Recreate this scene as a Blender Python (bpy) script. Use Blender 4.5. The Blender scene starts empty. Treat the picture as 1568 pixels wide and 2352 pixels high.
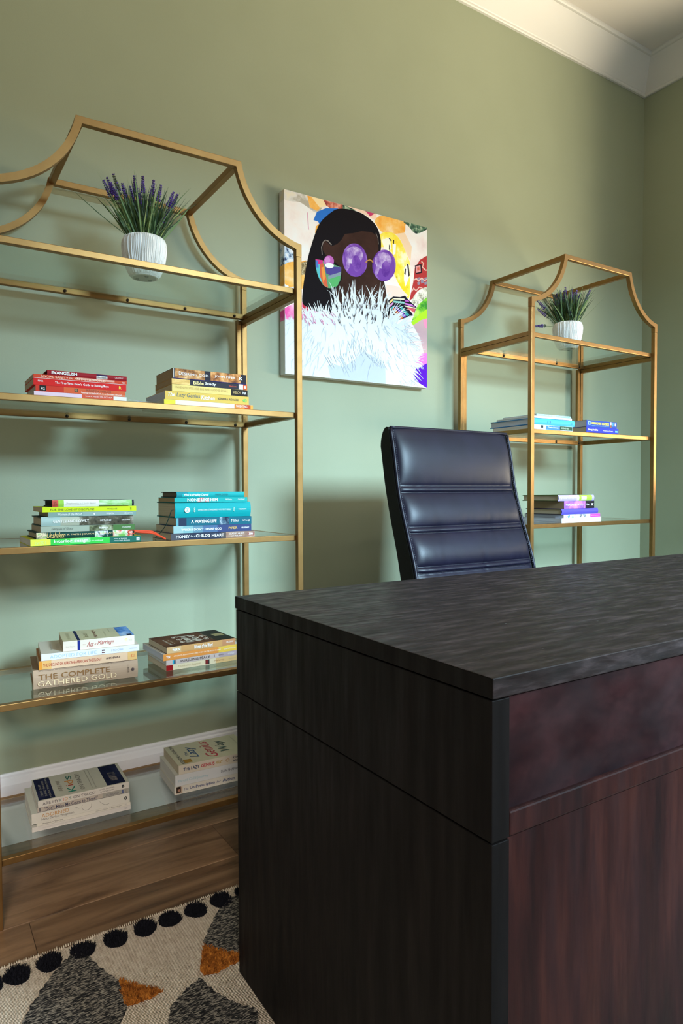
import bpy, bmesh, math, random
import numpy as np
from mathutils import Vector, Matrix

S = bpy.context.scene
COL = S.collection
# ------------------------------------------------------------------ camera
cam_d = bpy.data.cameras.new('camera')
cam = bpy.data.objects.new('camera', cam_d); COL.objects.link(cam)
cam_d.sensor_fit = 'HORIZONTAL'; cam_d.sensor_width = 36.0
cam_d.lens = 36.0 * 1540.0 / 1568.0
cam_d.clip_start = 0.02; cam_d.clip_end = 60
YAW, PITCH, ROLL = math.radians(32.697), math.radians(-1.80), math.radians(-0.232)
fw = Vector((math.sin(YAW) * math.cos(PITCH), math.cos(YAW) * math.cos(PITCH), math.sin(PITCH)))
rt = Vector((math.cos(YAW), -math.sin(YAW), 0)); up = rt.cross(fw)
r2 = rt * math.cos(ROLL) + up * math.sin(ROLL); u2 = up * math.cos(ROLL) - rt * math.sin(ROLL)
cam.matrix_world = Matrix(((r2.x, u2.x, -fw.x, -0.1296), (r2.y, u2.y, -fw.y, -2.0329), (r2.z, u2.z, -fw.z, 0.9677), (0, 0, 0, 1)))
S.camera = cam
# ------------------------------------------------------------------ world, daylight, exposure
W = bpy.data.worlds.new('world'); S.world = W; W.use_nodes = True
W.node_tree.nodes['Background'].inputs[0].default_value = (0.62, 0.80, 1.0, 1)
W.node_tree.nodes['Background'].inputs[1].default_value = 0.8

def area(name, loc, size, energy, color, rot):
    l = bpy.data.lights.new(name, 'AREA'); l.shape = 'RECTANGLE'; l.size, l.size_y = size
    l.energy = energy; l.color = color
    o = bpy.data.objects.new(name, l); COL.objects.link(o); o.location = loc; o.rotation_euler = rot
    return o
# bright patch of sky outside, shining down through the window behind the camera
area('sky_daylight', (2.0, -6.6, 3.55), (2.4, 1.7), 1450, (0.56, 0.82, 1.0), (math.radians(68), 0, math.radians(8)))
# sunlit ground outside the side window, throwing warm light up onto ceiling and upper walls
_d = Vector((1.0, -0.4, 2.3)) - Vector((4.9, -2.3, 0.35))
area('ground_bounce', (4.9, -2.3, 0.35), (2.6, 2.4), 400, (1.0, 0.84, 0.60), _d.to_track_quat('-Z', 'Y').to_euler())
# ceiling lights of the hallway beyond the open doorway, left of the camera
_h = Vector((0.35, -0.5, 0.0)) - Vector((-0.75, -4.7, 2.9))
area('hall_light', (-0.75, -4.7, 2.9), (1.3, 0.6), 250, (1.0, 0.91, 0.84), _h.to_track_quat('-Z', 'Y').to_euler())
S.view_settings.view_transform = 'Standard'
S.view_settings.look = 'None'
S.view_settings.exposure = 0.42
S.view_settings.gamma = 1.0
S.view_settings.use_curve_mapping = False

# ------------------------------------------------------------------ material helpers
MATS = {}
def P(name, color, rough=0.6, metal=0.0, spec=0.5, coat=0.0, sheen=0.0, emit=None):
    m = bpy.data.materials.new(name); m.use_nodes = True
    b = m.node_tree.nodes['Principled BSDF']
    b.inputs['Base Color'].default_value = (*color, 1); b.inputs['Roughness'].default_value = rough
    b.inputs['Metallic'].default_value = metal; b.inputs['Specular IOR Level'].default_value = spec
    b.inputs['Coat Weight'].default_value = coat; b.inputs['Coat Roughness'].default_value = 0.25
    b.inputs['Sheen Weight'].default_value = sheen
    if emit:
        b.inputs['Emission Color'].default_value = (*emit[0], 1); b.inputs['Emission Strength'].default_value = emit[1]
    return m

def nd(m, t, **kw):
    n = m.node_tree.nodes.new(t)
    for k, v in kw.items():
        if k in n.inputs.keys(): n.inputs[k].default_value = v
        else: setattr(n, k, v)
    return n
def lk(m, a, b): m.node_tree.links.new(a, b)

def noise_color(m, stops, scale=(1, 1, 1), nscale=5.0, detail=4, rough=0.6, dist=0.0, rnd=False, target='Base Color', coord='Object'):
    """colour ramp over stretched noise"""
    b = m.node_tree.nodes['Principled BSDF']
    tc = nd(m, 'ShaderNodeTexCoord'); mp = nd(m, 'ShaderNodeMapping'); mp.inputs['Scale'].default_value = scale
    lk(m, tc.outputs[coord], mp.inputs['Vector'])
    vec = mp.outputs['Vector']
    if rnd:
        oi = nd(m, 'ShaderNodeObjectInfo'); mul = nd(m, 'ShaderNodeVectorMath', operation='SCALE')
        cb = nd(m, 'ShaderNodeCombineXYZ'); 
        for i in range(3): lk(m, oi.outputs['Random'], cb.inputs[i])
        lk(m, cb.outputs[0], mul.inputs[0]); mul.inputs['Scale'].default_value = 37.0
        ad = nd(m, 'ShaderNodeVectorMath', operation='ADD'); lk(m, vec, ad.inputs[0]); lk(m, mul.outputs[0], ad.inputs[1]); vec = ad.outputs[0]
    n = nd(m, 'ShaderNodeTexNoise'); n.inputs['Scale'].default_value = nscale; n.inputs['Detail'].default_value = detail
    n.inputs['Roughness'].default_value = rough; n.inputs['Distortion'].default_value = dist
    lk(m, vec, n.inputs['Vector'])
    r = nd(m, 'ShaderNodeValToRGB'); e = r.color_ramp.elements
    while len(e) < len(stops): e.new(0.5)
    for el, (p, c) in zip(e, stops): el.position = p; el.color = (*c, 1)
    lk(m, n.outputs['Fac'], r.inputs['Fac'])
    if target: lk(m, r.outputs['Color'], b.inputs[target])
    return n, r, vec

def bump(m, fac, strength=0.2, dist=0.002):
    b = m.node_tree.nodes['Principled BSDF']; bp = nd(m, 'ShaderNodeBump'); bp.inputs['Strength'].default_value = strength
    bp.inputs['Distance'].default_value = dist; lk(m, fac, bp.inputs['Height']); lk(m, bp.outputs['Normal'], b.inputs['Normal'])

def C(color, rough=0.6, spec=0.2):
    key = (tuple(round(c, 3) for c in color), rough, spec)
    if key not in MATS: MATS[key] = P('paint', color, rough, spec=spec)
    return MATS[key]

# ------------------------------------------------------------------ materials
def mk_wall():
    m = P('sage_paint', (0.28, 0.32, 0.225), 0.55, spec=0.35)
    n, r, v = noise_color(m, [(0.3, (0.300, 0.330, 0.222)), (0.7, (0.316, 0.346, 0.236))], nscale=3, detail=2)
    n2 = nd(m, 'ShaderNodeTexNoise'); n2.inputs['Scale'].default_value = 240; n2.inputs['Detail'].default_value = 2
    lk(m, v, n2.inputs['Vector']); bump(m, n2.outputs['Fac'], 0.12, 0.001)
    return m
M_WALL = mk_wall()
M_TRIM = P('white_trim', (0.70, 0.68, 0.63), 0.45)
M_BASE = P('baseboard_white', (0.82, 0.82, 0.84), 0.35)
M_CEIL = P('ceiling_white', (0.74, 0.69, 0.62), 0.8)

def mk_gold():
    m = P('brushed_gold', (0.40, 0.23, 0.075), 0.42, metal=0.85, spec=0.4)
    n, r, v = noise_color(m, [(0.3, (0.27, 0.142, 0.046)), (0.7, (0.325, 0.176, 0.060))], nscale=22, detail=3)
    return m
M_GOLD = mk_gold()
M_DARKMETAL = P('dark_clip', (0.03, 0.022, 0.015), 0.4, metal=0.6)

def mk_glass(name, tint, f0=0.045):
    m = bpy.data.materials.new(name); m.use_nodes = True; nt = m.node_tree
    for n in list(nt.nodes): nt.nodes.remove(n)
    out = nd(m, 'ShaderNodeOutputMaterial'); mix = nd(m, 'ShaderNodeMixShader')
    tr = nd(m, 'ShaderNodeBsdfTransparent'); tr.inputs['Color'].default_value = (*tint, 1)
    gl = nd(m, 'ShaderNodeBsdfGlossy'); gl.inputs['Roughness'].default_value = 0.015; gl.inputs['Color'].default_value = (1, 1, 1, 1)
    geo = nd(m, 'ShaderNodeNewGeometry'); dot = nd(m, 'ShaderNodeVectorMath', operation='DOT_PRODUCT')
    lk(m, geo.outputs['Normal'], dot.inputs[0]); lk(m, geo.outputs['Incoming'], dot.inputs[1])
    ab = nd(m, 'ShaderNodeMath', operation='ABSOLUTE'); lk(m, dot.outputs['Value'], ab.inputs[0])
    su = nd(m, 'ShaderNodeMath', operation='SUBTRACT'); su.inputs[0].default_value = 1.0; lk(m, ab.outputs[0], su.inputs[1])
    pw = nd(m, 'ShaderNodeMath', operation='POWER'); lk(m, su.outputs[0], pw.inputs[0]); pw.inputs[1].default_value = 5.0
    ml = nd(m, 'ShaderNodeMath', operation='MULTIPLY_ADD'); lk(m, pw.outputs[0], ml.inputs[0]); ml.inputs[1].default_value = 1 - f0; ml.inputs[2].default_value = f0
    lk(m, ml.outputs[0], mix.inputs[0]); lk(m, tr.outputs[0], mix.inputs[1]); lk(m, gl.outputs[0], mix.inputs[2])
    lk(m, mix.outputs[0], out.inputs['Surface'])
    return m
M_GLASS = mk_glass('shelf_glass', (0.93, 0.97, 0.95), 0.038)

def mk_plank():
    m = P('hickory_plank', (0.3, 0.16, 0.08), 0.38, spec=0.4)
    n, r, v = noise_color(m, [(0.27, (0.045, 0.024, 0.013)), (0.42, (0.155, 0.085, 0.044)), (0.60, (0.255, 0.148, 0.080)), (0.8, (0.33, 0.205, 0.115))],
                          scale=(1.4, 9, 1), nscale=2.2, detail=8, rough=0.62, dist=0.6, rnd=True)
    b = m.node_tree.nodes['Principled BSDF']
    oi = nd(m, 'ShaderNodeObjectInfo'); hs = nd(m, 'ShaderNodeHueSaturation'); mr = nd(m, 'ShaderNodeMapRange')
    lk(m, oi.outputs['Random'], mr.inputs['Value']); mr.inputs['To Min'].default_value = 0.75; mr.inputs['To Max'].default_value = 1.15
    lk(m, mr.outputs[0], hs.inputs['Value']); lk(m, r.outputs['Color'], hs.inputs['Color']); lk(m, hs.outputs[0], b.inputs['Base Color'])
    n2 = nd(m, 'ShaderNodeTexNoise'); n2.inputs['Scale'].default_value = 12; n2.inputs['Detail'].default_value = 6
    lk(m, v, n2.inputs['Vector']); bump(m, n2.outputs['Fac'], 0.15, 0.002)
    return m
M_PLANK = mk_plank()

def mk_desk(name, scale, stops, rough=0.36, ns=3.0, coat=0.15, spec=0.32):
    m = P(name, (0.02, 0.012, 0.01), rough, spec=spec, coat=coat)
    n, r, v = noise_color(m, stops, scale=scale, nscale=ns, detail=9, rough=0.68, dist=0.1)
    n2 = nd(m, 'ShaderNodeTexNoise'); n2.inputs['Scale'].default_value = ns * 5; n2.inputs['Detail'].default_value = 5
    lk(m, v, n2.inputs['Vector']); bump(m, n2.outputs['Fac'], 0.16, 0.002)
    b = m.node_tree.nodes['Principled BSDF']
    n3 = nd(m, 'ShaderNodeTexNoise'); n3.inputs['Scale'].default_value = ns * 1.7; n3.inputs['Detail'].default_value = 6
    lk(m, v, n3.inputs['Vector']); mr = nd(m, 'ShaderNodeMapRange'); mr.inputs['From Min'].default_value = 0.3; mr.inputs['From Max'].default_value = 0.7
    mr.inputs['To Min'].default_value = rough - 0.08; mr.inputs['To Max'].default_value = rough + 0.2
    lk(m, n3.outputs['Fac'], mr.inputs['Value']); lk(m, mr.outputs[0], b.inputs['Roughness'])
    return m
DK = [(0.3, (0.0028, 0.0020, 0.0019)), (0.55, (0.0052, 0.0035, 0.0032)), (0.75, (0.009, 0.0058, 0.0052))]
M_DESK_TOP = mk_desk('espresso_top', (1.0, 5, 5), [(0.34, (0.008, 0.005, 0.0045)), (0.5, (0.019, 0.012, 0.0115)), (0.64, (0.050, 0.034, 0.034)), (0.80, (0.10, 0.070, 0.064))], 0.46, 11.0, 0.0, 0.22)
M_DESK_SIDE = mk_desk('espresso_shaded', (9, 9, 1.1), DK, 0.55, 3.0, 0.0, 0.14)  # same desk wood, with the unlit side's shade painted in as near-black
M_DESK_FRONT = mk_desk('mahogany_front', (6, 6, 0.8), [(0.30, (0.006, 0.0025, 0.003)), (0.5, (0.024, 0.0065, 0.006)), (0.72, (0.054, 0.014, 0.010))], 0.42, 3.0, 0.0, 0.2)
M_DESK_DRAWER = mk_desk('mahogany_drawer', (2.5, 2.5, 4), [(0.30, (0.006, 0.002, 0.0035)), (0.5, (0.018, 0.0055, 0.0065)), (0.72, (0.040, 0.012, 0.013))], 0.42, 3.0, 0.0, 0.22)

def mk_leather():
    m = P('black_leather', (0.012, 0.012, 0.017), 0.42, spec=0.32)
    n, r, v = noise_color(m, [(0.3, (0.0055, 0.0045, 0.012)), (0.7, (0.009, 0.0075, 0.019))], nscale=14, detail=3)
    n2 = nd(m, 'ShaderNodeTexVoronoi'); n2.inputs['Scale'].default_value = 520
    lk(m, v, n2.inputs['Vector']); bump(m, n2.outputs['Distance'], 0.12, 0.0006)
    return m
M_LEATHER = mk_leather()
M_BLACK = P('black_fabric', (0.008, 0.008, 0.009), 0.75, spec=0.3)
M_CHROME = P('chrome', (0.6, 0.6, 0.62), 0.18, metal=1.0)
M_PLASTIC = P('black_plastic', (0.012, 0.012, 0.013), 0.4)

def mk_pot():
    m = P('white_ceramic', (0.80, 0.78, 0.74), 0.5)
    n, r, v = noise_color(m, [(0.28, (0.42, 0.38, 0.34)), (0.42, (0.80, 0.78, 0.74)), (1.0, (0.86, 0.85, 0.82))], scale=(9, 9, 1.4), nscale=16, detail=3)
    return m
M_POT = mk_pot()
M_POTBASE = P('grey_clay', (0.42, 0.41, 0.38), 0.8)
M_PAD = P('felt_pad', (0.03, 0.03, 0.028), 0.9)
M_SOIL = P('soil', (0.03, 0.022, 0.015), 0.95)
M_LEAFS = [P('leaf_green', c, 0.55) for c in ((0.045, 0.10, 0.03), (0.09, 0.17, 0.045), (0.20, 0.27, 0.07), (0.03, 0.065, 0.03))]
M_LAV = [P('lavender', c, 0.7) for c in ((0.085, 0.030, 0.26), (0.12, 0.05, 0.33), (0.05, 0.018, 0.16))]
M_BUD = P('lavender_bud', (0.10, 0.115, 0.075), 0.7)

def mk_pages(name, c):
    m = P(name, c, 0.85, spec=0.2)
    tc = nd(m, 'ShaderNodeTexCoord'); mp = nd(m, 'ShaderNodeMapping'); mp.inputs['Scale'].default_value = (6, 6, 1400)
    lk(m, tc.outputs['Object'], mp.inputs['Vector'])
    n = nd(m, 'ShaderNodeTexNoise'); n.inputs['Scale'].default_value = 1.0; n.inputs['Detail'].default_value = 1; lk(m, mp.outputs[0], n.inputs['Vector'])
    r = nd(m, 'ShaderNodeValToRGB'); r.color_ramp.elements[0].position = 0.3; r.color_ramp.elements[1].position = 0.7
    r.color_ramp.elements[0].color = (*[x * 0.72 for x in c], 1); r.color_ramp.elements[1].color = (*c, 1)
    lk(m, n.outputs['Fac'], r.inputs['Fac']); lk(m, r.outputs['Color'], m.node_tree.nodes['Principled BSDF'].inputs['Base Color'])
    return m
PG_CREAM = mk_pages('cream_pages', (0.60, 0.50, 0.37)); PG_WHITE = mk_pages('white_pages', (0.72, 0.69, 0.64))
PG_TAN = mk_pages('tan_pages', (0.45, 0.31, 0.18)); PG_GREY = mk_pages('grey_pages', (0.62, 0.64, 0.72)); PG_DARK = mk_pages('black_edge', (0.012, 0.010, 0.012))

def picture(name, stops, scale=(1, 1, 1), ns=20, rough=0.7):
    m = P(name, (0.5, 0.5, 0.5), rough, spec=0.1)
    noise_color(m, stops, scale=scale, nscale=ns, detail=4)
    return m

# ------------------------------------------------------------------ mesh helpers
class MB:
    def __init__(s): s.v = []; s.f = []; s.m = []; s.smooth = []
    def add(s, vs, fs, mi=0, sm=False):
        o = len(s.v); s.v += [tuple(v) for v in vs]
        for f in fs: s.f.append([o + i for i in f]); s.m.append(mi); s.smooth.append(sm)
    def box(s, a, b, mi=0):
        x0, y0, z0 = a; x1, y1, z1 = b
        s.add([(x0, y0, z0), (x1, y0, z0), (x1, y1, z0), (x0, y1, z0), (x0, y0, z1), (x1, y0, z1), (x1, y1, z1), (x0, y1, z1)],
              [(0, 3, 2, 1), (4, 5, 6, 7), (0, 1, 5, 4), (1, 2, 6, 5), (2, 3, 7, 6), (3, 0, 4, 7)], mi)
    def extrude(s, prof, axis, a, b, mi=0, sm=False):
        """closed 2-D profile extruded along an axis (0:x -> profile is (y,z); 1:y -> (x,z); 2:z -> (x,y))"""
        n = len(prof)
        def pt(p, t): return (t, p[0], p[1]) if axis == 0 else ((p[0], t, p[1]) if axis == 1 else (p[0], p[1], t))
        vs = [pt(p, a) for p in prof] + [pt(p, b) for p in prof]
        fs = [(i, (i + 1) % n, n + (i + 1) % n, n + i) for i in range(n)] 
        s.add(vs, fs, mi, sm); s.add(vs, [tuple(range(n))[::-1], tuple(range(n, 2 * n))], mi)
    def tube(s, pts, rad, seg=8, mi=0, cap=True):
        pts = [Vector(p) for p in pts]; rs = rad if isinstance(rad, (list, tuple)) else [rad] * len(pts)
        vs = []; fs = []; prev = None
        for i, p in enumerate(pts):
            d = (pts[min(i + 1, len(pts) - 1)] - pts[max(i - 1, 0)]).normalized()
            if prev is None: a = d.orthogonal().normalized()
            else: a = (prev - d * prev.dot(d)).normalized()
            prev = a; b = d.cross(a)
            for k in range(seg):
                t = 2 * math.pi * k / seg; vs.append(p + (a * math.cos(t) + b * math.sin(t)) * rs[i])
        for i in range(len(pts) - 1):
            for k in range(seg): fs.append((i * seg + k, i * seg + (k + 1) % seg, (i + 1) * seg + (k + 1) % seg, (i + 1) * seg + k))
        if cap: fs.append(tuple(range(seg))[::-1]); fs.append(tuple(range((len(pts) - 1) * seg, len(pts) * seg)))
        s.add(vs, fs, mi, True)
    def lathe(s, prof, seg=32, mi=0, cx=0, cy=0, sm=True):
        vs = []; fs = []
        for r, z in prof:
            for k in range(seg):
                t = 2 * math.pi * k / seg; vs.append((cx + r * math.cos(t), cy + r * math.sin(t), z))
        for i in range(len(prof) - 1):
            for k in range(seg): fs.append((i * seg + k, i * seg + (k + 1) % seg, (i + 1) * seg + (k + 1) % seg, (i + 1) * seg + k))
        fs.append(tuple(range(seg))[::-1]); fs.append(tuple(range((len(prof) - 1) * seg, len(prof) * seg)))
        s.add(vs, fs, mi, sm)
    def poly(s, pts3, mi=0): s.add(pts3, [tuple(range(len(pts3)))], mi)
    def mesh(s, name, mats, tri=False, fix=True):
        me = bpy.data.meshes.new(name); me.from_pydata(s.v, [], s.f)
        for m in (mats if isinstance(mats, (list, tuple)) else [mats]): me.materials.append(m)
        me.polygons.foreach_set('material_index', s.m); me.polygons.foreach_set('use_smooth', s.smooth)
        if fix or tri:
            bm = bmesh.new(); bm.from_mesh(me)
            if fix: bmesh.ops.recalc_face_normals(bm, faces=bm.faces)
            if tri: bmesh.ops.triangulate(bm, faces=bm.faces, ngon_method='EAR_CLIP')
            bm.to_mesh(me); bm.free()
        me.update(); return me
    def build(s, name, mats, parent=None, bev=0.0, tri=False, fix=True, loc=None):
        o = bpy.data.objects.new(name, s.mesh(name, mats, tri, fix)); COL.objects.link(o)
        if parent: o.parent = parent
        if loc: o.location = loc
        if bev:
            b = o.modifiers.new('bevel', 'BEVEL'); b.width = bev; b.segments = 2; b.limit_method = 'ANGLE'; b.angle_limit = math.radians(40)
        return o

def tag(o, label=None, cat=None, group=None, kind=None):
    if label: o['label'] = label
    if cat: o['category'] = cat
    if group: o['group'] = group
    if kind: o['kind'] = kind
    return o
def empty(name, loc=(0, 0, 0), rz=0.0):
    o = bpy.data.objects.new(name, None); COL.objects.link(o); o.location = loc; o.rotation_euler = (0, 0, rz); o.empty_display_size = 0.05
    return o
def boxo(name, a, b, mat, parent=None, bev=0.0):
    m = MB(); m.box(a, b); return m.build(name, mat, parent, bev)

# text: collected, converted to meshes once at the end
TEXTS = []
def text(s, mat, parent, matrix, w, h, shear=0.0, name='lettering', bold=0.0):
    cu = bpy.data.curves.new('lettering', 'FONT'); cu.body = s; cu.shear = shear; cu.resolution_u = 2; cu.size = 1.0; cu.offset = bold
    o = bpy.data.objects.new('lettering_source', cu); COL.objects.link(o)
    TEXTS.append((o, mat, parent, matrix, w, h, name))
def flush_text():
    bpy.context.view_layer.update(); dg = bpy.context.evaluated_depsgraph_get()
    for o, mat, parent, matrix, w, h, name in TEXTS:
        me = bpy.data.meshes.new_from_object(o.evaluated_get(dg)); me.materials.clear(); me.materials.append(mat)
        co = np.zeros(len(me.vertices) * 3); me.vertices.foreach_get('co', co); co = co.reshape(-1, 3)
        if len(co):
            mn, mx = co.min(0), co.max(0); sx = w / max(mx[0] - mn[0], 1e-6); sz = h / max(mx[1] - mn[1], 1e-6)
            co[:, 0] = (co[:, 0] - mn[0]) * sx; co[:, 1] = (co[:, 1] - mn[1]) * sz; co[:, 2] = 0
            me.vertices.foreach_set('co', co.ravel())
        me.transform(matrix); me.update()
        n = bpy.data.objects.new(name, me); COL.objects.link(n); n.parent = parent
        cu = o.data; bpy.data.objects.remove(o); bpy.data.curves.remove(cu)

# ================================================================== ROOM
XR, XL, YF, ZC = 2.966, -4.2, -3.1, 3.045
boxo('floor', (XL, YF, -0.06), (XR, 0, -0.014), P('subfloor', (0.05, 0.03, 0.02), 0.9))
FLOOR = bpy.data.objects['floor']; tag(FLOOR, kind='structure')
def plank_mesh(L, wd):
    m = MB(); c = 0.0014
    p = [(0, -0.013), (wd, -0.013), (wd, -c), (wd - c, 0), (c, 0), (0, -c)]
    m.extrude(p, 0, 0.0006, L - 0.0006); return m.mesh('plank', M_PLANK)
random.seed(4)
PW = 0.193; rows = []; y = -0.019
meshes = {}
def plank(x0, x1, y0):
    key = round(x1 - x0, 3)
    if key not in meshes: meshes[key] = plank_mesh(key, PW - 0.0008)
    o = bpy.data.objects.new('plank', meshes[key]); COL.objects.link(o); o.parent = FLOOR; o.location = (x0, y0 - PW + 0.0004, 0)
joints = [0.9, 0.585, 0.075, 1.3, -0.4, 0.7]
y = -0.019 + PW; k = -1
yy = 0.0
# the strip next to the back wall is narrower than a full board
m = MB(); m.box((XL, -0.0186, -0.013), (XR, -0.0004, 0)); o = m.build('plank', M_PLANK, FLOOR)
y = -0.019; k = 0
while y - PW > YF:
    j = joints[k % len(joints)]; xs = [XL, j - 3.0, j - 1.5, j, j + 1.5, XR]; xs = sorted({round(min(max(v, XL), XR), 3) for v in xs})
    for a, b in zip(xs, xs[1:]):
        if b - a > 0.05: plank(a, b, y)
    y -= PW; k += 1
m = MB(); m.box((XL, YF, -0.013), (XR, y - 0.0004, 0)); m.build('plank', M_PLANK, FLOOR)

tag(boxo('wall_back', (XL - 0.1, 0, -0.06), (XR + 0.1, 0.1, ZC + 0.1), M_WALL), kind='structure')
VY0, VY1, VZ0, VZ1 = -2.75, -0.62, 0.95, 2.65
m = MB()
m.box((XR, YF, -0.06), (XR + 0.1, VY0, ZC + 0.1)); m.box((XR, VY1, -0.06), (XR + 0.1, 0, ZC + 0.1))
m.box((XR, VY0, -0.06), (XR + 0.1, VY1, VZ0)); m.box((XR, VY0, VZ1), (XR + 0.1, VY1, ZC + 0.1))
tag(m.build('wall_right', M_WALL), kind='structure')
tag(boxo('wall_left', (XL - 0.1, YF, -0.06), (XL, 0, ZC + 0.1), M_WALL), kind='structure')
WX0, WX1, WZ0, WZ1 = 0.95, 2.55, 1.05, 2.42
EX0, EX1, EZ1 = -1.55, -0.35, 2.1     # open doorway
m = MB()
m.box((XL, YF - 0.1, -0.06), (EX0, YF, ZC + 0.1)); m.box((EX0, YF - 0.1, EZ1), (EX1, YF, ZC + 0.1))
m.box((EX1, YF - 0.1, -0.06), (WX0, YF, ZC + 0.1)); m.box((WX1, YF - 0.1, -0.06), (XR, YF, ZC + 0.1))
m.box((WX0, YF - 0.1, -0.06), (WX1, YF, WZ0)); m.box((WX0, YF - 0.1, WZ1), (WX1, YF, ZC + 0.1))
tag(m.build('wall_front', M_WALL), kind='structure')
tag(boxo('ceiling', (XL, YF, ZC), (XR, 0, ZC + 0.1), M_CEIL), kind='structure')
# window in the wall behind the camera and window in the side wall
WG = mk_glass('window_glass', (0.98, 0.99, 0.99)); f = 0.05
def window(name, loc, rz, hw, hh):
    win = tag(empty(name, loc, rz), kind='structure')
    def wpart(n, a, b): boxo(n, a, b, M_BASE, win, 0.003)
    wpart('window_frame', (-hw + .002, -0.03, 0.002), (-hw + f, 0.03, hh - .002)); wpart('window_frame', (hw - f, -0.03, 0.002), (hw - .002, 0.03, hh - .002))
    wpart('window_frame', (-hw + f, -0.03, 0.002), (hw - f, 0.03, f)); wpart('window_frame', (-hw + f, -0.03, hh - f), (hw - f, 0.03, hh - .002))
    wpart('mullion', (-0.02, -0.025, f), (0.02, 0.025, hh - f))
    wpart('window_sill', (-hw - 0.04, 0.052, -0.03), (hw + 0.04, 0.13, 0.0))
    for a, b in ((-hw + f, -0.02), (0.02, hw - f)): boxo('pane', (a, -0.003, f), (b, 0.003, hh - f), WG, win)
window('window_1', ((WX0 + WX1) / 2, YF - 0.05, WZ0), 0, (WX1 - WX0) / 2, WZ1 - WZ0)
window('window_2', (XR + 0.05, (VY0 + VY1) / 2, VZ0), math.radians(90), (VY1 - VY0) / 2, VZ1 - VZ0)

DOOR = tag(empty('door_1', ((EX0 + EX1) / 2, YF, 0)), kind='structure')
dwh = (EX1 - EX0) / 2
boxo('door_casing', (-dwh - 0.09, 0.0005, 0), (-dwh, 0.02, EZ1 + 0.09), M_BASE, DOOR, 0.003); boxo('door_casing', (dwh, 0.0005, 0), (dwh + 0.09, 0.02, EZ1 + 0.09), M_BASE, DOOR, 0.003)
boxo('door_casing', (-dwh, 0.0005, EZ1), (dwh, 0.02, EZ1 + 0.09), M_BASE, DOOR, 0.003)
# baseboards and crown moulding
bp = [(0, 0), (0.016, 0), (0.016, 0.165), (0.014, 0.172), (0.012, 0.180), (0.008, 0.184), (0.008, 0.190), (0.005, 0.195), (0, 0.195)]
cp = [(0, 2.903), (0.010, 2.903), (0.013, 2.907), (0.013, 2.914), (0.016, 2.917)]
for i in range(9):
    t = i / 8; cp.append((0.016 + 0.072 * t, 2.917 + 0.112 * (t * 0.9 + 0.1 * t * t) - 0.006 * math.sin(math.pi * t) * -1))
cp += [(0.091, 3.029), (0.097, 3.030), (0.101, 3.034), (0.103, 3.039), (0.103, 3.0449), (0, 3.0449)]
def run_trim(name, prof, side, mat):
    """profile (distance from wall, z) run along a wall, mitred into the right/back and left/back corners"""
    v0 = []; v1 = []
    for d, z in prof:
        if side == 'back': v0.append((XL + d, -d, z)); v1.append((XR - d, -d, z))
        elif side == 'right': v0.append((XR - d, -d, z)); v1.append((XR - d, YF + d, z))
        elif side == 'left': v0.append((XL + d, YF + d, z)); v1.append((XL + d, -d, z))
        else: v0.append((XR - d, YF + d, z)); v1.append((XL + d, YF + d, z))
    n = len(prof); m = MB(); m.add(v0 + v1, [(i, (i + 1) % n, n + (i + 1) % n, n + i) for i in range(n)] + [tuple(range(n)), tuple(range(n, 2 * n))[::-1]])
    return tag(m.build(name, mat), kind='structure')
for s in ('back', 'right', 'left'): run_trim('baseboard_' + s, bp, s, M_BASE)
for i, s in enumerate(('back', 'right', 'left', 'front')): run_trim('trim_%d' % (i + 1), cp, s, M_TRIM)

# ================================================================== GLASS AND GOLD SHELVES
Z2, Z3, Z4, Z5, Z6 = 1.5279, 1.1862, 0.8448, 0.4963, 0.1500
ZS, ZT = 1.644, 1.8244
T = 0.0165
def arch_points(x0, z0, x1, z1, n=14):
    """concave ogee edge from the shoulder (x0,z0) to the top corner (x1,z1)"""
    a0, a1 = math.radians(8), math.radians(80); out = []
    s0, s1, c0, c1 = math.sin(a0), math.sin(a1), math.cos(a0), math.cos(a1)
    for i in range(n + 1):
        a = a0 + (a1 - a0) * i / n
        out.append((x0 + (x1 - x0) * (math.sin(a) - s0) / (s1 - s0), z0 + (z1 - z0) * (c0 - math.cos(a)) / (c0 - c1)))
    return out
def offset_line(pts, d):
    out = []
    for i, p in enumerate(pts):
        a = Vector(pts[max(i - 1, 0)]); b = Vector(pts[min(i + 1, len(pts) - 1)]); t = (b - a).normalized()
        out.append((p[0] + t.y * d, p[1] - t.x * d))
    return out
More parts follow.
